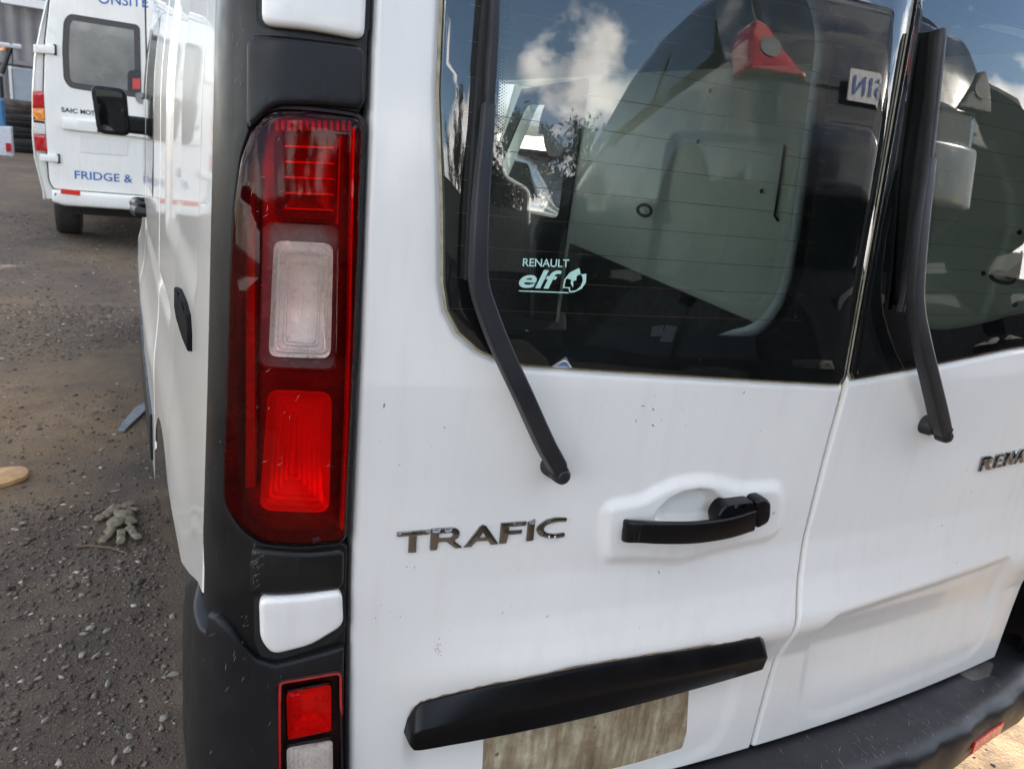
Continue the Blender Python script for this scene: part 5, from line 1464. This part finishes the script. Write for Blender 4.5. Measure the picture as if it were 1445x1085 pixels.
# ================================================================== BEHIND THE CAMERA, mirrored in the rear glass
def ngauss(): return random.gauss(0, 1)
M_LEAF = simple('gum_leaves', (.055, .075, .045), .6, var=.45, scale=.8)
M_BARK = simple('gum_bark', (.22, .18, .14), .9, var=.3, scale=3)
def tree(x, y, h, seed, label):
    r = random.Random(seed); t = thing('gum_tree', label, 'tree', 'gum trees at the end of the yard')
    t.location = (x, y, 0)
    V = []; Fc = []; tips = []
    def limb(a, d, l, r0, lev):
        nonlocal V, Fc
        n = 5; p = a.copy(); b0 = len(V); pts = []
        for i in range(n + 1):
            rr_ = r0 * (1 - .6 * i / n)
            u = d.orthogonal().normalized(); w = d.cross(u)
            for k in range(6): V.append(p + (u * math.cos(k * 1.047) + w * math.sin(k * 1.047)) * rr_)
            pts.append(p.copy())
            d = (d + Vector((r.gauss(0, .13), r.gauss(0, .13), r.gauss(.02, .08)))).normalized(); p = p + d * l / n
        for i in range(n):
            for k in range(6): Fc.append((b0 + i * 6 + k, b0 + i * 6 + (k + 1) % 6, b0 + (i + 1) * 6 + (k + 1) % 6, b0 + (i + 1) * 6 + k))
        if lev >= 3: tips.append(pts[-1]); tips.append(pts[-3]); return
        for _ in range(3 if lev else 5):
            q = pts[r.randint(2 + (lev == 0), n)]
            limb(q, (d + Vector((r.gauss(0, .75), r.gauss(0, .75), r.gauss(.1, .4)))).normalized(), l * r.uniform(.5, .72), r0 * .45, lev + 1)
    limb(Vector((0, 0, 0)), Vector((r.gauss(0, .06), r.gauss(0, .06), 1)), h * .48, h * .028, 0)
    mk('trunk', V, Fc, M_BARK, t, True)
    LV = []; LF = []
    for c in tips:
        for _ in range(44):
            q = c + Vector((r.gauss(0, .38), r.gauss(0, .38), r.gauss(0, .28))) * h / 10
            a = Vector((r.gauss(0, 1), r.gauss(0, 1), r.gauss(-.5, 1))).normalized(); b_ = a.orthogonal().normalized()
            s = r.uniform(.10, .22) * h / 10; b0 = len(LV)
            LV += [q - a * s, q + b_ * s * .35, q + a * s, q - b_ * s * .35]; LF.append((b0, b0 + 1, b0 + 2, b0 + 3))
    mk('crown', LV, LF, M_LEAF, t, False)
def dirpos(az, d): a = math.radians(az); return (.4 + d * math.sin(a), -d * math.cos(a))
for i, (az, d, h, lb) in enumerate(((9.5, 33, 9.4, 'dark gum tree left in the glass reflection behind the wiper'), (12.5, 38, 9.0, 'gum tree half hidden by the wiper arm in the reflection'), (17.0, 31, 9.0, 'leaning gum tree with open crown in the reflection, right of the wiper'), (21, 36, 8.5, 'low bushy gum tree in the reflection beside the reflected car'), (26, 42, 9, 'gum tree behind the reflected car'), (-4, 40, 11, 'gum tree far left behind the photographer'), (3, 44, 10, 'thin gum tree behind the photographer'))):
    x, y = dirpos(az, d); tree(x, y, h, 11 + i, lb)
# dark fence added to block the bright horizon in the glass; wall beyond
fence_ = thing('blocker_fence', 'dark green sheet fence added to block the bright horizon mirrored low in the glass', 'fence')
M_FNC = simple('dark_green_sheet', (.018, .024, .020), .7, var=.3, scale=2)
box('fence_sheet', (-16, -15.1, 0), (34, -15.0, 2.9), M_FNC, fence_)
for x_ in np.arange(-16, 34.1, 2.5): box('fence_post', (x_ - .05, -15.2, 0), (x_ + .05, -15.1, 3.0), M_STEEL, fence_)
yard = thing('yard_wall', 'long pale grey wall at the end of the yard, mirrored in the glass', 'wall')
box('wall_panel', (-22, -46.2, 0), (9, -46, 5.2), M_SHED, yard)
box('wall_cap', (-22, -46.3, 5.2), (9, -45.9, 5.4), M_STEEL, yard)
# dark wrecks on the ground, below the reflected horizon
M_CARP = simple('dark_blue_car_paint', (.012, .014, .020), .25, coat=.55, var=.15, scale=4)
M_CARS = simple('grey_car_paint', (.14, .145, .15), .28, coat=1.0, var=.1, scale=4)
M_CARB = simple('black_car_paint', (.010, .010, .011), .95, coat=0.0, spec=.0, var=.2, scale=4)
M_CGL = simple('dark_car_glass', (.01, .012, .014), .10, coat=.3)
M_GLAMP = simple('grey_lamp', (.16, .17, .17), .2, coat=.8)
M_REDD = simple('dull_red_lamp', (.05, .006, .006), .6)
M_DGL = simple('dusty_car_glass', (.012, .013, .014), .7, spec=.1)
def car(name, label, X0, Y0, Z0, face, paintm, plate=None, lvl=1):
    """hatchback: rear at local y=0, nose towards -y; X to its right half width"""
    t = thing(name, label, 'car', 'wrecked cars behind the photographer'); t.location = (X0, Y0, Z0); t.rotation_euler = (0, 0, face)
    # side profile stations (y, z_bottom, z_belt, z_roof, half width)
    st = [(.0, .42, .80, .82, .70), (-.06, .30, .92, 1.02, .80), (-.22, .24, .96, 1.26, .85), (-.50, .22, .96, 1.40, .87), (-1.0, .20, .95, 1.46, .88), (-1.7, .20, .93, 1.47, .88), (-2.3, .20, .91, 1.40, .88), (-2.75, .20, .90, 1.16, .87), (-3.05, .22, .88, .95, .86), (-3.6, .24, .80, .84, .83), (-4.0, .28, .62, .70, .76), (-4.15, .36, .50, .54, .62)]
    rows = []
    ysn = np.linspace(0, 1, 46); sa = np.array(st); par = np.linspace(0, 1, len(st))
    for q in ysn:
        y, zb2, zm, zr, hw = [np.interp(q, par, sa[:, k]) for k in range(5)]
        rw = hw - .17 * min(1, max(0, (zr - zm) / .5))
        prof = [(hw * .92, zb2), (hw * .99, zb2 + .12), (hw, (zb2 + zm) / 2), (hw * .99, zm - .03), (hw * .965, zm), (rw + .02, zm + (zr - zm) * .85), (rw - .05, zr - .02), (rw * .6, zr + .02), (0, zr + .03)]
        prof = smoothloop(prof, 3, False)
        full_ = [(x, y, z) for x, z in prof] + [(-x, y, z) for x, z in prof[::-1][1:]]
        rows.append(full_)
    b = mkgrid('body', np.array(rows), paintm, t)
    mk('tail_panel', [rows[0][i] for i in range(len(rows[0]))], [tuple(range(len(rows[0])))], paintm, t)
    for s in (1, -1):
        F_ = lambda u, v, off=0.0, s=s: np.array([s * (.875 - .17 * max(0, (v - .96) / .45) + off), u, v])
        panel('side_window', F_, roundpoly([(-.42, 1.0), (-1.25, .99), (-1.25, 1.36), (-.75, 1.35)], .04), (M_CGL if plate else M_DGL), t, h=.006, base=.004, step=.1, rs=.05)
        panel('side_window', F_, roundpoly([(-1.33, .99), (-2.72, .95), (-2.25, 1.33), (-1.33, 1.36)], .04), (M_CGL if plate else M_DGL), t, h=.006, base=.004, step=.1, rs=.05)
        panel('wheel_arch', F_, [(-.70 + .36 * math.cos(a), .30 + .36 * math.sin(a)) for a in np.linspace(-.2, math.pi + .2, 20)], M_DARK, t, h=.004, base=.002, step=.1, rs=.05)
        panel('wheel_arch', F_, [(-3.25 + .36 * math.cos(a), .30 + .36 * math.sin(a)) for a in np.linspace(-.2, math.pi + .2, 20)], M_DARK, t, h=.004, base=.002, step=.1, rs=.05)
        wheel((s * .88 - (.2 if s > 0 else 0), -.70, .30), .30, .19, t); wheel((s * .86 - (.2 if s > 0 else 0), -3.25, .30), .30, .19, t)
        # tail lamp wraps the rear corner
        FT = lambda u, v, off=0.0, s=s: np.array([s * u, off - (v - .78) * .30, v])
        l_ = panel('tail_lamp', FT, roundpoly([(.872, .83), (.868, .97), (.83, 1.05), (.76, 1.03), (.70, .96), (.54, .83)], .025), M_REDL if plate and s < 0 else M_DARK, t, h=.17, base=-.14, bevel=.02, nb=3, step=.1, rs=.03)
        panel('reversing_lamp', FT, [(.755 + .058 * math.cos(a), .935 + .042 * math.sin(a)) for a in np.linspace(0, 6.28, 17)[:-1]], M_GLAMP if plate and s < 0 else M_DARK, l_, h=.008, base=.028, step=.1, rs=.03)
    F3 = lambda u, v, off=0.0: np.array([u, -.02 - (v - .80) * .55 + off, v])
    panel('rear_window', F3, roundpoly([(-.62, 1.0), (.62, 1.0), (.54, 1.34), (-.54, 1.34)], .06), (M_CGL if plate else M_DGL), t, h=.02, base=.02, step=.1, rs=.05)
    panel('bumper', lambda u, v, off=0.0: np.array([u, .02 - .10 * (u / .8) ** 4 + off, v]), roundpoly([(-.80, .34), (.80, .34), (.80, .66), (-.80, .66)], .05), paintm, t, h=.08, base=.0, bevel=.03, nb=3, step=.1, rs=.05)
    if plate:
        F4 = lambda u, v, off=0.0: np.array([u, .03 + off, v])
        pl_ = panel('number_plate', F4, roundpoly([(-.31, .76), (.07, .76), (.07, .89), (-.31, .89)], .01), simple('plate_white', (.7, .7, .68), .5), t, h=.01, base=.0, step=.1, rs=.05)
        V, Fc2 = text_geo(plate, .1, 0, .002)
        x0, x1 = V[:, 0].min(), V[:, 0].max(); y0, y1 = V[:, 1].min(), V[:, 1].max()
        mk('plate_lettering', [(.045 - .33 * (v[0] - x0) / (x1 - x0), .043, .785 + .08 * (v[1] - y0) / (y1 - y0)) for v in V], Fc2, M_BLUE, pl_, False)
    return t
hb_ = car('hatchback', 'dark hatchback stacked on a black one, mirrored in the rear window with its red taillight', 2.90, -1.66, 1.40, .13, M_CARP, 'O·51N')
hb_.scale = (1.06, 1, 1)
car('hatchback', 'black hatchback wreck underneath the mirrored dark hatchback', 2.95, -1.15, 0.0, .02, M_CARB)
for lb, x, y, z, f, m_ in (('black hatchback wreck standing askew on the ground behind the photographer', -2.2, -7.5, 0, .5, M_CARB), ('black hatchback wreck at ground level in the row behind', .3, -7.2, 0, -.25, M_CARB),
        ('dark blue wreck at ground level beside the black one in the row behind', 2.4, -7.4, 0, .15, M_CARB), ('black wreck on the ground at the end of the row', 6.9, -6.6, 0, .05, M_CARB), ('dark wreck stacked at the end of the row', 6.9, -6.5, 1.44, -.05, M_CARB),
        ('black wreck stacked high in the row behind', 4.6, -8.2, 1.44, .1, M_CARB), ('black wreck under the high one in the row behind', 4.7, -8.3, 0, .0, M_CARB),
        ('black wreck on the ground beyond the mirrored stack', 5.4, -1.4, 0, .05, M_CARB), ('dark blue wreck lying on the black one beyond the mirrored stack', 5.3, -2.1, 1.40, -.04, M_CARB), ('black wreck far off in the corner of the yard', 8.0, -3.5, 0, .6, M_CARB)):
    car('hatchback', lb, x, y, z, f, m_)
for nm, z in (('bottom', 0.0), ('top', 2.6)):  # unseen containers added to cast shade on the far ground
    ct = thing('shade_container', 'dark red container added out of view to shade the ground ahead, %s one of two' % nm, 'container', 'containers added for shade')
    M_CONT = bpy.data.materials.get('container_paint') or simple('container_paint', (.10, .035, .03), .6, var=.3, scale=2)
    P = []
    for y in np.arange(13.0, 25.2, .07):
        o = .03 * math.copysign(min(1, abs(math.sin(y * 20)) * 1.6), math.sin(y * 20)); P.append([(3.4 + o, y, z), (3.4 + o, y, z + 2.58), (5.8 - o, y, z + 2.58), (5.8 - o, y, z)])
    mkgrid('side_walls', np.array(P), M_CONT, ct)
    for y in (13.0, 25.15): box('end_doors', (3.38, y - .04, z), (5.82, y + .04, z + 2.58), M_CONT, ct)
    for x in (3.4, 5.8): box('corner_post', (x - .05, 12.94, z), (x + .05, 13.08, z + 2.59), M_CONT, ct)
# wrecks added ahead to hide bright sky in the windscreen and shade the ground
M_CARW = simple('faded_white_car_paint', (.42, .42, .41), .3, coat=.6, var=.1, scale=4)
for i, (x, y, z, f, m_, lb) in enumerate(((4.4, 9.6, 0.0, .12, M_CARS, 'grey wreck at the bottom of the pile added ahead, behind the rear window glass'), (6.6, 9.4, 0.0, -.08, M_CARW, 'faded white wreck at the bottom right of the pile added ahead'),
        (4.5, 9.5, 1.42, .02, M_CARW, 'faded white wreck stacked on the grey one in the pile added ahead'), (6.7, 9.6, 1.42, .1, M_CARP, 'dark wreck stacked on the faded white one in the pile added ahead'), (5.4, 9.4, 2.84, -.05, M_CARS, 'grey wreck on top of the pile added ahead'))):
    car('hatchback', lb, x, y, z, f, m_)
